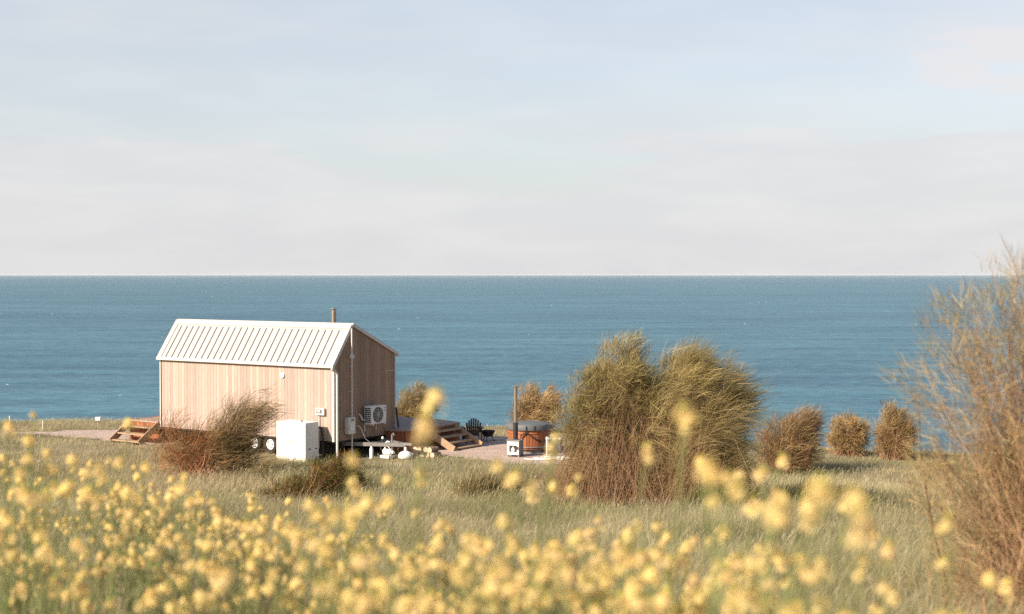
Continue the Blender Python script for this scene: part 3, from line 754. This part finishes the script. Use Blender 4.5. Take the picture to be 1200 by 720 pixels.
# 1: red twiggy shrub before the cabin
d = 38.2
b1 = sb(240, 550, d)
shrub('coastal_shrub', b1, [(-.75, 0, .62, .70, .6, .55, 1.2), (-.1, 0, .75, .7, .6, .6, 1.2), (-.95, 0, 1.15, .45, .4, .5, .45)], 380, 8, .36, .0034, RUST + BROWN, TWR,
      'rust-red twiggy shrub blown sideways in front of the cabin wall', 21, wind=.5, up=.85, rise=.2, shell=.15, jit=.42, twig_r=.006, spread=.35, clump=.16, cluster=3)
b1b = sb(262, 553, d + .1)
shrub('coastal_shrub', b1b, [(.1, 0, .95, .5, .5, .7, 1.5), (.55, 0, 1.5, .5, .4, .34, .7), (.95, 0, 1.72, .45, .3, .22, .35), (.3, 0, .4, .65, .5, .35, .7), (.85, -.1, .3, .45, .4, .28, .45)], 540, 11, .40, .0034, OLIVE[2:3] + BROWN[:3] + [(.16, .12, .06), (.12, .10, .05)], BROWN[2:3] + [(.16, .10, .06)],
      'olive windswept shrub right of the rusty one, its fine tips sweeping over the cabin wall', 22, wind=.8, up=.55, rise=.25, shell=.15, jit=.38, twig_r=.006, spread=.22, clump=.15, cluster=3)
# 2: low dark shrubs
DK = [(0.070, 0.063, 0.021), (0.053, 0.051, 0.018), (0.113, 0.088, 0.032), (0.176, 0.116, 0.039)]
shrub('low_shrub', sb(356, 611, 28.4), [(-.25, 0, .32, .52, .5, .42, 1), (.35, 0, .42, .48, .4, .52, 1.2)], 520, 16, .18, .004, DK + [(0.211, 0.120, 0.042)], TWR,
      'low dark green shrub with russet fringe in the meadow below the white cabinet', 31, wind=.25, up=.4, shell=.4, jit=.6, clump=.1, cluster=3, stems=6, stem_r=.008)
shrub('low_shrub', sb(397, 566, 34), [(0, 0, .3, .5, .4, .42, 1)], 360, 15, .18, .0045, DK + [(0.253, 0.155, 0.046), (0.282, 0.169, 0.056)], TWR,
      'small orange-tipped dark shrub in the grass just below the drawbar', 32, wind=.25, up=.4, shell=.4, jit=.6, clump=.1, cluster=3, stems=6, stem_r=.008)
# 3, 4: behind the deck and behind the hot tub
shrub('coastal_shrub', sb(487, 508, 52.5), [(0, 0, .78, .62, .6, .72, 1), (-.3, 0, .4, .55, .6, .4, .5)], 560, 18, .24, .0046, OLIVE + GOLD, TW,
      'rounded tan shrub on the cliff edge just right of the cabin gable', 41, wind=.3, up=.45, shell=.6, jit=.45, cluster=4, clump=.12)
shrub('coastal_shrub', sb(632, 512, 49.2), [(0, 0, .85, .66, .6, .62, 1), (-.4, 0, .45, .5, .5, .4, .5)], 560, 18, .25, .0046, GOLD + BROWN[:2], TW,
      'golden brown bushy shrub rising behind the hot tub', 42, wind=.5, up=.6, shell=.5, jit=.4, cluster=4, clump=.12)
# 5: the big pair
d = 29.6
BR = [(.24, .14, .075), (.18, .10, .055), (.29, .18, .10)]
b5 = sb(722, 588, d)
shrub('coastal_shrub', b5, [(.16, 0, 2.70, .54, .5, .72, 1.5), (-.60, 0, 1.85, .50, .6, .72, 1.5), (.50, 0, 2.15, .52, .6, .85, 1.5), (-.30, 0, 2.35, .42, .5, .6, .9), (-.05, 0, 1.1, .85, .7, .7, 1.2), (-.82, .1, 1.25, .26, .45, .45, .5), (-.15, 0, 2.1, .45, .5, .75, .8), (.0, 0, .42, .90, .65, .45, 2.4)], 3000, 15, .23, .0032, OLIVE + [(.30, .255, .11), (.25, .215, .09)], BR,
      'tall olive shrub with upright feathery plumes, left half of the big pair', 51, wind=.25, up=.95, rise=.4, shell=.5, jit=.48, stems=10, spread=.7, clump=.115, cluster=17, stem_r=.016, twig_r=.003, floor=.05, rust=((.30, .195, .10), 1.0))
b5b = sb(806, 590, d - .3)
shrub('coastal_shrub', b5b, [(.15, 0, 2.15, .90, .8, 1.0, 1.6), (.72, 0, 1.85, .72, .7, 1.0, 1.5), (.1, 0, .85, 1.05, .8, .7, 1.1), (.10, 0, 2.75, .5, .5, .40, .55), (.1, 0, .4, 1.1, .7, .38, 2.4), (-.55, 0, 1.6, .4, .5, .6, .35)], 2750, 15, .36, .0026, OLIVE + [(.26, .215, .095), (.20, .165, .075)], BR,
      'dense windswept shrub of fine arching strands, right half of the big pair', 52, wind=.7, up=.5, rise=.35, shell=.45, jit=.36, stems=10, spread=.7, clump=.14, cluster=9, stem_r=.016, droop=.15, twig_r=.003, floor=.05, rust=((.30, .195, .10), .95))
# 6, 7, 8: row on the right
shrub('coastal_shrub', sb(926, 553, 40.5), [(0, 0, 1.0, .78, .7, .72, 1.5), (-.15, 0, .5, .78, .6, .45, 1), (.45, 0, 1.3, .40, .4, .4, .6)], 800, 16, .28, .0040, [(.25, .165, .085), (.20, .125, .065), (.28, .20, .10), (.16, .11, .055)], TWR,
      'dark brown bushy shrub immediately right of the big pair', 61, wind=.5, up=.75, shell=.4, jit=.4, cluster=5, clump=.13)
shrub('coastal_shrub', sb(995, 539, 45.2), [(0, 0, .66, .55, .6, .52, 1)], 540, 17, .21, .0044, GOLD + BROWN[:2], TW,
      'small rounded golden shrub standing alone on the brow at right', 62, wind=.3, up=.45, shell=.6, jit=.45, cluster=4, clump=.1)
shrub('coastal_shrub', sb(1050, 540, 44.6), [(0, 0, .82, .52, .6, .72, 1)], 580, 17, .22, .0044, GOLD + BROWN[:2], TW,
      'egg-shaped golden shrub seen through the twigs of the near tall shrub', 63, wind=.2, up=.55, shell=.6, jit=.45, cluster=4, clump=.1)
# 9: the near tall shrub
NR = [(.40, .295, .14), (.44, .33, .17), (.33, .24, .11), (.33, .28, .13), (.27, .20, .095)]
shrub('tall_shrub', (3.6, 9.0), [(-.15, 0, 1.6, .55, .6, .82, 1.5), (.4, .1, 1.75, .55, .6, .82, 1.1), (-.55, -.1, 1.0, .5, .5, .55, .8), (-.1, .1, .45, .85, .7, .4, 1.1), (.0, 0, 2.26, .45, .35, .38, .5), (-.80, -.1, 1.7, .40, .3, .62, .6), (-.8, 0, 1.0, .4, .3, .3, .25), (-.35, 0, 2.05, .45, .3, .45, .4)], 1600, 12, .12, .0014, NR, [(.42, .265, .155), (.36, .215, .12), (.30, .185, .105)],
      'tall orange-brown twiggy shrub close by, filling the right-hand edge', 71, wind=-.22, up=1.1, rise=.35, shell=.1, jit=.45, stems=44, spread=.32, clump=.07, stem_r=.013, twig_r=.0026)
shrub('low_shrub', (3.15, 7.8), [(0, 0, .3, .5, .6, .35, 1), (.5, 0, .35, .5, .5, .4, 1)], 380, 12, .16, .0020, [(.28, .18, .085), (.23, .14, .07), (.32, .22, .11), (.20, .13, .065)], BR,
      'reddish brown scrub around the foot of the near tall shrub', 72, wind=.0, up=.8, shell=.2, jit=.45, clump=.08, twig_r=.0035)

# ------------------------------------------------------------------ meadow grass (uncountable)
def grass(n, d0, d1, hmin, hmax, wid, seed, k, power=1.0, name='meadow_grass'):
    rg = np.random.default_rng(seed)
    dd = np.sqrt(d0 ** 2 + (d1 ** 2 - d0 ** 2) * rg.random(n)); 
    xx = rg.uniform(-1, 1, n) * (.42 * dd + 1.5)
    # bunch blades into tufts
    tx_, ty_ = xx + 0, dd + 0
    q = rg.random(n) < .7
    cell = .22
    gx = (np.floor(tx_ / cell) + .5) * cell; gy = (np.floor(ty_ / cell) + .5) * cell
    gx += (vnoise(gx * 7.3, gy * 5.1, .31) - .5) * .3; gy += (vnoise(gy * 6.1, gx * 4.7, .29) - .5) * .3
    xx = np.where(q, gx + rg.normal(0, .055, n), xx); dd = np.where(q, gy + rg.normal(0, .055, n), dd)
    keep = ~inside(PAD, xx, dd) & ~inside(PATH, xx, dd)
    lx = (xx - P0.x) * CX.x + (dd - P0.y) * CX.y; ly = (xx - P0.x) * CY.x + (dd - P0.y) * CY.y
    under = (lx > -LEN - 1.5) & (lx < .7) & (ly > .3) & (ly < 5.8)
    under |= (lx > -1.55) & (lx < -.33) & (ly > -.88) & (ly < -.25)
    keep &= ~under & (rg.random(n) < .25 + 1.0 * vnoise(xx, dd, 1.3))
    xx, dd = xx[keep], dd[keep]; lx, ly = lx[keep], ly[keep]; n = len(xx)
    tall = .62 + .75 * vnoise(xx + 9, dd, 2.4)
    short = np.clip((45.0 - dd) / 12, 0, 1) * .55 + .45
    short = np.where((lx > -LEN - 2) & (lx < 3.5) & (ly > -1.2) & (dd > 38), short * .85, short)
    h = rg.uniform(hmin, hmax, n) * tall * short * np.where(rg.random(n) < .03, 1.55, 1.)
    ang = rg.uniform(0, 2 * np.pi, n)
    lean = np.stack([np.cos(ang), np.sin(ang), np.zeros(n)], 1) * rg.uniform(.05, .42, n)[:, None] + np.array([.30, .03, 0]) * (rg.uniform(-.4, 1.2, n) * (.1 + 1.7 * vnoise(xx, dd + 50, 1.9)))[:, None] + np.array([0, .25, 0]) * (vnoise(xx + 70, dd, 1.5) - .5)[:, None]
    s = np.linspace(0, 1, k)
    base = np.stack([xx, dd, H(xx, dd) - .02], 1)
    P = base[:, None] + np.array([0, 0, 1.])[None, None] * (h[:, None] * (s - .18 * s ** 2))[..., None] + lean[:, None] * (h[:, None] * s ** 1.8)[..., None]
    prof = np.interp(s, [0, .5, 1], [1, .85, .12])
    W = wid * rg.uniform(.6, 1.4, n)[:, None] * prof[None]
    a2 = rg.uniform(0, np.pi, n); side = np.stack([np.cos(a2), np.sin(a2) * .6, np.zeros(n)], 1)
    # colour: patches of green, straw and brown
    g = np.clip(vnoise(xx, dd, 2.7) * 1.1 + vnoise(xx, dd, .8) * .5 - .42 + rg.normal(0, .16, n), 0, 1)
    br = np.clip(vnoise(xx + 31, dd + 12, 3.3) * 1.6 - .85 + rg.normal(0, .1, n), 0, 1)
    straw = np.array([.47, .395, .245]); green = np.array([.235, .23, .11]); brown = np.array([.30, .21, .125])
    g = np.clip(g + .24, 0, 1)
    C = straw * (1 - g)[:, None] + green * g[:, None]; C = C * (1 - br * .6)[:, None] + brown * (br * .6)[:, None]
    C *= rg.uniform(.70, 1.28, (n, 1)) * (.70 + .52 * vnoise(xx + 3, dd + 8, .9))[:, None]
    Cv = C[:, None] * np.linspace(.9, 1.12, k)[None, :, None]
    parts = [ribbons(P, W, side, Cv)]
    # seed heads on the taller stalks
    m = rg.random(n) < .08; idx = np.nonzero(m)[0]; nm = len(idx)
    tip = P[idx, -1]; dr_ = unit(lean[idx] * .9 + np.array([0, 0, .8])); ln = rg.uniform(.05, .12, nm) * (1.2 if d0 > 20 else 1)
    s3 = np.array([0, .35, .7, 1.]); Ps = tip[:, None] - dr_[:, None] * .02 + dr_[:, None] * (ln[:, None] * s3)[..., None] + np.array([.3, 0, -.2]) * (ln[:, None] * s3 ** 2)[..., None]
    Ws = wid * 1.4 * np.array([.5, 1.1, .8, .1])[None] * rg.uniform(.7, 1.3, (nm, 1))
    Cs = np.array([.44, .37, .25]) * rg.uniform(.75, 1.2, (nm, 1))
    parts.append(ribbons(Ps, Ws, side[idx], Cs))
    return tag(link(name, np_mesh(name, *join(parts)), M['grass']), kind='stuff')
tag(grass(80000, 1.5, 12, .28, .60, .0018, 101, 5), 'long olive and straw grass of the near meadow among the flowers', 'grass')
tag(grass(300000, 12, 27, .22, .56, .0023, 102, 4), 'windblown dry meadow grass covering the middle of the slope', 'grass')
tag(grass(430000, 27, 56, .18, .46, .0038, 103, 4), 'short straw-green meadow grass from the cabin to the cliff brow', 'grass')

# darker green tussocks one can pick out
TUS = [(.12, .125, .045), (.09, .10, .035), (.17, .16, .06), (.22, .19, .08)]
for i, (px, py, d, w, lab) in enumerate([(850, 625, 27.5, .75, 'dark green grass tussock at the foot of the big shrubs'), (965, 603, 29.5, .8, 'dark green tussock in the open grass right of the big shrubs'), (675, 594, 31.5, .7, 'dark green tussock left of the big shrub pair'), (575, 596, 31.5, .8, 'brownish tussock in the meadow below the wooden steps')]):
    shrub('grass_tussock', sb(px, py, d), [(0, 0, .16, w, .5, .22, 1)], 150, 26, .34, .005, TUS if i < 3 else [(.26, .205, .10), (.22, .18, .08), (.32, .255, .14)], TW, lab, 200 + i, wind=.55, up=1.1, shell=.1, jit=.3, clump=.14, cat='tussock', group='tussocks in the meadow', twig_r=.003, stems=1, stem_r=.004, floor=.0)

# ------------------------------------------------------------------ yellow wildflowers
def flower_mesh(seed):
    rg = np.random.default_rng(seed); V, Q, C = [], [], []; b = 0
    nfl = int(rg.integers(11, 17)); rad = rg.uniform(.011, .015)
    for i in range(nfl):
        th = i * 2.4; ph = math.acos(1 - 1.35 * (i + .5) / nfl)
        n = np.array([math.sin(ph) * math.cos(th), math.sin(ph) * math.sin(th), math.cos(ph)])
        c = n * rad * np.array([1, 1, 1.15]) * rg.uniform(.75, 1.15) + np.array([rg.normal(0, .002), rg.normal(0, .002), -rg.random() ** 4 * .022]); a = unit(np.cross(n, rg.normal(size=3))); bb = np.cross(n, a)
        col = np.array([.86, .66, .25]) * rg.uniform(.85, 1.12) + np.array([0, rg.uniform(-.04, .05), rg.uniform(0, .10)])
        for k in range(4):
            t = k * math.pi / 2 + rg.uniform(-.15, .15); u = a * math.cos(t) + bb * math.sin(t); w = -a * math.sin(t) + bb * math.cos(t); l = rg.uniform(.0085, .0115)
            V += [c, c + u * l * .6 + w * l * .42 + n * .002, c + u * l + n * .0005, c + u * l * .6 - w * l * .42 + n * .002]
            Q.append([b, b + 1, b + 2, b + 3]); C += [col] * 4; b += 4
    for i in range(9):   # green-yellow buds on top
        th = i * 2.4; r = .005 * math.sqrt(i / 9); c = np.array([r * math.cos(th), r * math.sin(th), rad * 1.25]); l = .004
        V += [c + np.array([-l, 0, 0]), c + np.array([0, -l * .5, -l]), c + np.array([l, 0, 0]), c + np.array([0, l * .5, l * 1.6])]; Q.append([b, b + 1, b + 2, b + 3]); C += [np.array([.55, .50, .13])] * 4; b += 4
    return np_mesh('flower_head', np.array(V), np.array(Q), np.array(C))
HEADS = [flower_mesh(300 + i) for i in range(6)]
for h in HEADS: h.materials.append(M['petal'])

def flower_proto(h, nb, seed):
    """one plant: upright stem, nb side branches, each ending in a flower head; some leaves"""
    rg = np.random.default_rng(seed); root = empty('yellow_wildflower')
    lean = rg.normal(0, .07, 2) + np.array([.05, 0]); t = np.linspace(0, 1, 7)
    main = np.stack([lean[0] * h * t ** 1.6, lean[1] * h * t ** 1.6, h * t], 1)
    lines, rads, tips = [main], [np.linspace(.005, .002, 7)], [(main[-1], main[-1] - main[-2])]
    for i in range(nb):
        q = rg.uniform(.55, .86); p0 = np.array([np.interp(q, t, main[:, j]) for j in range(3)]); a = rg.uniform(0, 2 * math.pi)
        ln = h * (1 - q) * rg.uniform(.75, 1.15); o = np.array([math.cos(a), math.sin(a), 0]) * ln * rg.uniform(.35, .75)
        br = p0 + o * (t ** .8)[:, None] + np.array([0, 0, 1.]) * (ln * t ** 1.3)[:, None]
        lines.append(br); rads.append(np.linspace(.0026, .0013, 7)); tips.append((br[-1], br[-1] - br[-2]))
    P = np.array(lines); n = len(P)
    col = np.array([.24, .255, .11]) * rg.uniform(.8, 1.2, (n, 1))
    parts = [tubes(P, np.array(rads), col, 5)]
    # seed pods / pedicels below each head
    pods = []
    for tp, d in tips:
        d = unit(d)
        for j in range(6):
            s = tp - d * rg.uniform(.015, .11); a = rg.uniform(0, 6.28); o = np.array([math.cos(a), math.sin(a), .9]); o = unit(o)
            l = rg.uniform(.012, .028); pods.append(s[None] + o[None] * (l * np.array([0, .5, 1.]))[:, None])
    pods = np.array(pods)
    parts.append(tubes(pods, np.full((len(pods), 3), .0011) * np.array([.7, 1.2, .4]), np.array([.26, .27, .10]) * np.ones((len(pods), 1)), 3))
    link('stem', np_mesh('stem', *join(parts)), M['stem'], root)
    nl = 6; q = rg.uniform(.08, .62, nl); p0 = np.stack([np.interp(q, t, main[:, j]) for j in range(3)], 1); a = rg.uniform(0, 6.28, nl)
    o = np.stack([np.cos(a), np.sin(a), np.full(nl, .35)], 1); ln = rg.uniform(.07, .15, nl) * (1.2 - q); s = np.linspace(0, 1, 5)
    P = p0[:, None] + o[:, None] * (ln[:, None] * s)[..., None] + np.array([0, 0, -.6]) * (ln[:, None] * s ** 2)[..., None]
    W = ln[:, None] * .16 * np.array([.25, .8, 1., .7, .05])[None]; side = np.stack([-np.sin(a), np.cos(a), np.zeros(nl)], 1)
    link('leaves', np_mesh('leaves', *ribbons(P, W, side, np.array([.14, .19, .065]) * rg.uniform(.8, 1.25, (nl, 1)))), M['stem'], root)
    for i, (tp, d) in enumerate(tips):
        f = link('flower_head', HEADS[int(rg.integers(len(HEADS)))], None, root); f.location = tp; f.rotation_euler = (rg.uniform(-.3, .3), rg.uniform(-.3, .3), rg.uniform(0, 6.28)); sc = rg.uniform(.75, 1.25); f.scale = (sc,) * 3
    return root
PH = [.62, .70, .76, .82, .88, .92, .97, 1.02, 1.08, 1.15, 1.22, 1.3]
PROTO = [[flower_proto(h, nb, 400 + i * 3 + j) for j, nb in enumerate((2, 4))] for i, h in enumerate(PH)]
USED = set()
FR = random.Random(17)
def plant_flower(x, y, h, label, group=None, pick=None, name=None):
    i = min(range(len(PH)), key=lambda k: abs(PH[k] - h)); j = FR.randrange(2) if pick is None else pick
    pr = PROTO[i][j]
    if (i, j) in USED:
        r = pr.copy(); COL.objects.link(r)
        for c in pr.children:
            k = c.copy(); COL.objects.link(k); k.parent = r
    else: r = pr; USED.add((i, j))
    s = h / PH[i]; r.location = (x, y, ground(x, y) - .01); r.rotation_euler = (FR.uniform(-.05, .05), FR.uniform(-.05, .05), FR.uniform(0, 6.28)); r.scale = (s, s, s)
    tag(r, label, 'flower', group)
    if name: r.name = name
def tip_at(px, py, d, label, single=False):
    x, y, z = at(px, py, d=d); h = z - ground(x, y) + .01
    if single:      # one bare stalk, its head where the photograph has it
        pr = flower_proto(h, 0, int(px * 7 + py)); pr.location = (x, y, ground(x, y) - .01)
        hd = [c for c in pr.children if c.name.startswith('flower_head')][0]; pr.location.x -= hd.location.x; pr.location.y -= hd.location.y; tag(pr, label, 'flower')
    else: plant_flower(x, y, h, label, pick=1)
tip_at(509, 470, 2.45, 'out-of-focus yellow flower highest of all, before the sea right of the cabin', True)
tip_at(497, 502, 2.38, 'out-of-focus yellow flower stalk overlapping the left side of the wooden steps', True)
tip_at(804, 490, 2.45, 'tall single yellow flower on a thick blurred stalk before the big shrub pair', True)
tip_at(760, 531, 3.08, 'leaning yellow flower in front of the left half of the big shrub pair', True)
tip_at(812, 585, 1.75, 'largest blurred yellow flower, low centre-right below the big shrubs')
tip_at(652, 514, 3.64, 'yellow flower in front of the hot tub, just right of it', True)
tip_at(648, 529, 3.78, 'yellow flower just below another, before the coiled hose', True)
tip_at(849, 544, 3.78, 'yellow flower topmost of three before the right big shrub')
tip_at(893, 557, 3.22, 'blurred yellow flower before the dark brown shrub', True)
tip_at(992, 594, 3.36, 'yellow flower alone in the open grass at right', True)
tip_at(947, 605, 3.5, 'yellow flower in front of the green tussock at right', True)
tip_at(1111, 616, 2.94, 'yellow flower before the near tall shrub, upper of the right-hand blooms', True)
tip_at(1043, 647, 3.22, 'yellow flower left of the near tall shrub', True)
tip_at(1163, 683, 2.8, 'lowest yellow flower at the far right', True)
tip_at(1107, 664, 3.36, 'yellow flower between the two other blooms at lower right', True)
tip_at(1014, 660, 3.08, 'yellow flower at lower right, just left of the one before the near tall shrub', True)
tip_at(966, 668, 2.66, 'blurred yellow flower at lower right in the open grass, low in the picture', True)
tip_at(414, 541, 2.66, 'pale blurred yellow flower beside the orange-tipped shrub', True)
tip_at(356, 592, 3.36, 'blurred yellow flower before the low dark green shrub', False)
tip_at(471, 573, 3.92, 'double yellow flower in the grass under the deck', False)
tip_at(604, 562, 3.4, 'yellow flower below the small stove', True)
tip_at(38, 487, 5.0, 'yellow flower standing against the sea at the far left', True)
tip_at(9, 501, 4.4, 'yellow flower at the very left edge near the marker post', True)
tip_at(150, 499, 4.6, 'yellow flower before the end-deck steps', True)
tip_at(84, 541, 4.4, 'yellow flower in the left meadow below the path', True)
tip_at(33, 519, 4.2, 'tall yellow flower at left between the post and the path', True)
nspec = 26
# the crowd of flowers
made = 0; tries = 0
G = 'yellow wildflowers in the meadow'
while made < 268 and tries < 60000:
    tries += 1
    px = FR.uniform(-60, 1260)
    left = px < 430
    d = FR.uniform(3.6, 8.5) if left else (FR.uniform(2.4, 4.6) if px < 900 else FR.uniform(2.2, 3.8))
    x = (px - 600) / F * d; h = FR.choice([FR.uniform(.6, 1.02), FR.uniform(.7, 1.0), FR.uniform(.6, 1.28)]); g = ground(x, d)
    py = HOR + (EYE - g - h) / d * F
    top = float(np.interp(px, [-60, 0, 60, 140, 220, 330, 450, 560, 640, 760, 860, 930, 1040, 1200, 1260], [490, 500, 518, 530, 555, 580, 592, 575, 558, 555, 560, 600, 640, 665, 680]))
    if py < top or py > 735: continue
    dens = float(np.interp(px, [-60, 350, 700, 850, 900, 980, 1260], [1, 1, 1, .9, .5, .3, .22])) * float(np.interp(py - top, [0, 40, 100, 200], [.45, .6, .9, 1.]))
    if FR.random() > dens: continue
    if px < 300: lab = 'small yellow wildflower in the dense patch at lower left'
    elif px < 600: lab = 'yellow wildflower in the meadow below the cabin gable and deck'
    elif px < 900: lab = 'blurred yellow wildflower in the meadow below the hot tub and big shrubs'
    else: lab = 'sparse yellow wildflower in the open grass at lower right'
    plant_flower(x, d, h, lab, G); made += 1
# drop prototypes that no flower used
for i in range(len(PH)):
    for j in range(2):
        if (i, j) not in USED:
            for c in list(PROTO[i][j].children): bpy.data.objects.remove(c)
            bpy.data.objects.remove(PROTO[i][j])
print('flowers', made, 'tries', tries)

# ------------------------------------------------------------------ sea air
m = bpy.data.materials.new('sea haze'); m.use_nodes = True; nt = m.node_tree; nt.nodes.clear()
pv = N(nt, 'ShaderNodeVolumePrincipled', Density=HAZE); pv.inputs['Color'].default_value = (.93, .95, .97, 1)
o_ = N(nt, 'ShaderNodeOutputMaterial'); nt.links.new(pv.outputs[0], o_.inputs['Volume'])
mb = MB(); mb.box((-251000, -60, SEA - 8), (251000, 251000, 12)); tag(mb.build('haze', m), kind='stuff')
# ------------------------------------------------------------------ sky, sun, camera
SUNV = Vector((-.80, -.60, 0)).normalized(); EL = R(31)
w = bpy.data.worlds.new('World'); scene.world = w; w.use_nodes = True; nt = w.node_tree; L = nt.links.new
bg = nt.nodes['Background']; bg.inputs['Strength'].default_value = .09
sky = N(nt, 'ShaderNodeTexSky', sky_type='NISHITA'); sky.sun_disc = False; sky.sun_elevation = EL; sky.sun_rotation = math.atan2(SUNV.x, SUNV.y)
sky.air_density = 1.0; sky.dust_density = 1.5; sky.ozone_density = 1.0
tc = N(nt, 'ShaderNodeTexCoord'); sep = N(nt, 'ShaderNodeSeparateXYZ'); L(tc.outputs['Generated'], sep.inputs[0])
def cl(scale, stretch, det, off):
    mp = N(nt, 'ShaderNodeMapping'); mp.inputs['Scale'].default_value = stretch; mp.inputs['Location'].default_value = off; L(tc.outputs['Generated'], mp.inputs['Vector'])
    no = N(nt, 'ShaderNodeTexNoise', Scale=scale, Detail=det, Roughness=.55, Distortion=.3); L(mp.outputs[0], no.inputs['Vector']); return no.outputs['Fac']
n_big = cl(3.2, (1, 1, 5.5), 7., (0.3, 0, .1)); n_fine = cl(9., (1, 1, 4.5), 6., (2.1, .4, .7))
def mth(op, a, b, c=None):
    n = N(nt, 'ShaderNodeMath', operation=op)
    for i, q in enumerate((a, b, c)):
        if q is None: continue
        if isinstance(q, (int, float)): n.inputs[i].default_value = q
        else: L(q, n.inputs[i])
    return n.outputs[0]
def rng(v, a, b, c, d_):
    n = N(nt, 'ShaderNodeMapRange', interpolation_type='SMOOTHSTEP'); L(v, n.inputs['Value'])
    for k, q in zip(('From Min', 'From Max', 'To Min', 'To Max'), (a, b, c, d_)): n.inputs[k].default_value = q
    return n.outputs[0]
# a low bank of stratus towards the horizon with a ragged top, thin veil above
edge = mth('ADD', sep.outputs['Z'], mth('MULTIPLY', mth('SUBTRACT', n_big, .5), -.16))
edge = mth('ADD', edge, mth('MULTIPLY', mth('SUBTRACT', n_fine, .5), -.05))
bank = rng(edge, .068, .104, 1., 0.)
veil = rng(n_big, .36, .74, .58, .78)
veil = mth('MULTIPLY', veil, rng(sep.outputs['Z'], .15, .42, 1., .0))
cover = mth('MAXIMUM', mth('MULTIPLY', bank, .93), veil)
def blob(cx, cz, rx, rz, amt):
    gx = mth('MULTIPLY', mth('SUBTRACT', sep.outputs['X'], cx), 1 / rx); gz = mth('MULTIPLY', mth('SUBTRACT', sep.outputs['Z'], cz), 1 / rz)
    r2 = mth('ADD', mth('MULTIPLY', gx, gx), mth('MULTIPLY', gz, gz))
    r2 = mth('ADD', r2, mth('MULTIPLY', mth('SUBTRACT', n_fine, .5), 4.5))
    return rng(r2, -.3, 1.5, amt, 0.)
tint = N(nt, 'ShaderNodeMix', data_type='RGBA'); tint.inputs[6].default_value = (4.38, 4.40, 4.52, 1); tint.inputs[7].default_value = (4.72, 4.70, 4.76, 1)
L(rng(n_fine, .35, .7, 0, 1), tint.inputs[0])
puffs = mth('MAXIMUM', blob(.345, .140, .10, .036, .85), mth('MAXIMUM', blob(-.065, .098, .05, .014, .6), blob(.24, .12, .12, .018, .4)))
pk = N(nt, 'ShaderNodeMix', data_type='RGBA'); L(puffs, pk.inputs[0]); L(tint.outputs[2], pk.inputs[6]); pk.inputs[7].default_value = (5.12, 4.80, 4.74, 1); tint = pk
cover = mth('MAXIMUM', cover, puffs)
mix = N(nt, 'ShaderNodeMix', data_type='RGBA'); L(cover, mix.inputs[0]); L(sky.outputs[0], mix.inputs[6]); L(tint.outputs[2], mix.inputs[7])
L(mix.outputs[2], bg.inputs['Color'])

sd = bpy.data.lights.new('sun', 'SUN'); sd.energy = 5.0; sd.angle = R(.55); sd.color = (1, .87, .71)
so = bpy.data.objects.new('sun', sd); COL.objects.link(so)
sv = Vector((SUNV.x * math.cos(EL), SUNV.y * math.cos(EL), math.sin(EL))); so.rotation_euler = (-sv).to_track_quat('-Z', 'Y').to_euler(); so.location = sv * 60

cd = bpy.data.cameras.new('camera'); cd.lens = 50; cd.sensor_width = 36; cd.clip_start = .05; cd.clip_end = 900000
cd.dof.use_dof = True; cd.dof.focus_distance = 42; cd.dof.aperture_fstop = 2.2
co = bpy.data.objects.new('camera', cd); COL.objects.link(co); co.location = (0, 0, EYE); co.rotation_euler = (R(90) - math.atan((360 - HOR) / F), 0, 0)
scene.camera = co
scene.view_settings.view_transform = 'Standard'; scene.view_settings.look = 'None'; scene.view_settings.exposure = .92; scene.view_settings.gamma = 1
scene.cycles.max_bounces = 6; scene.cycles.transparent_max_bounces = 4
scene.cycles.use_denoising = False
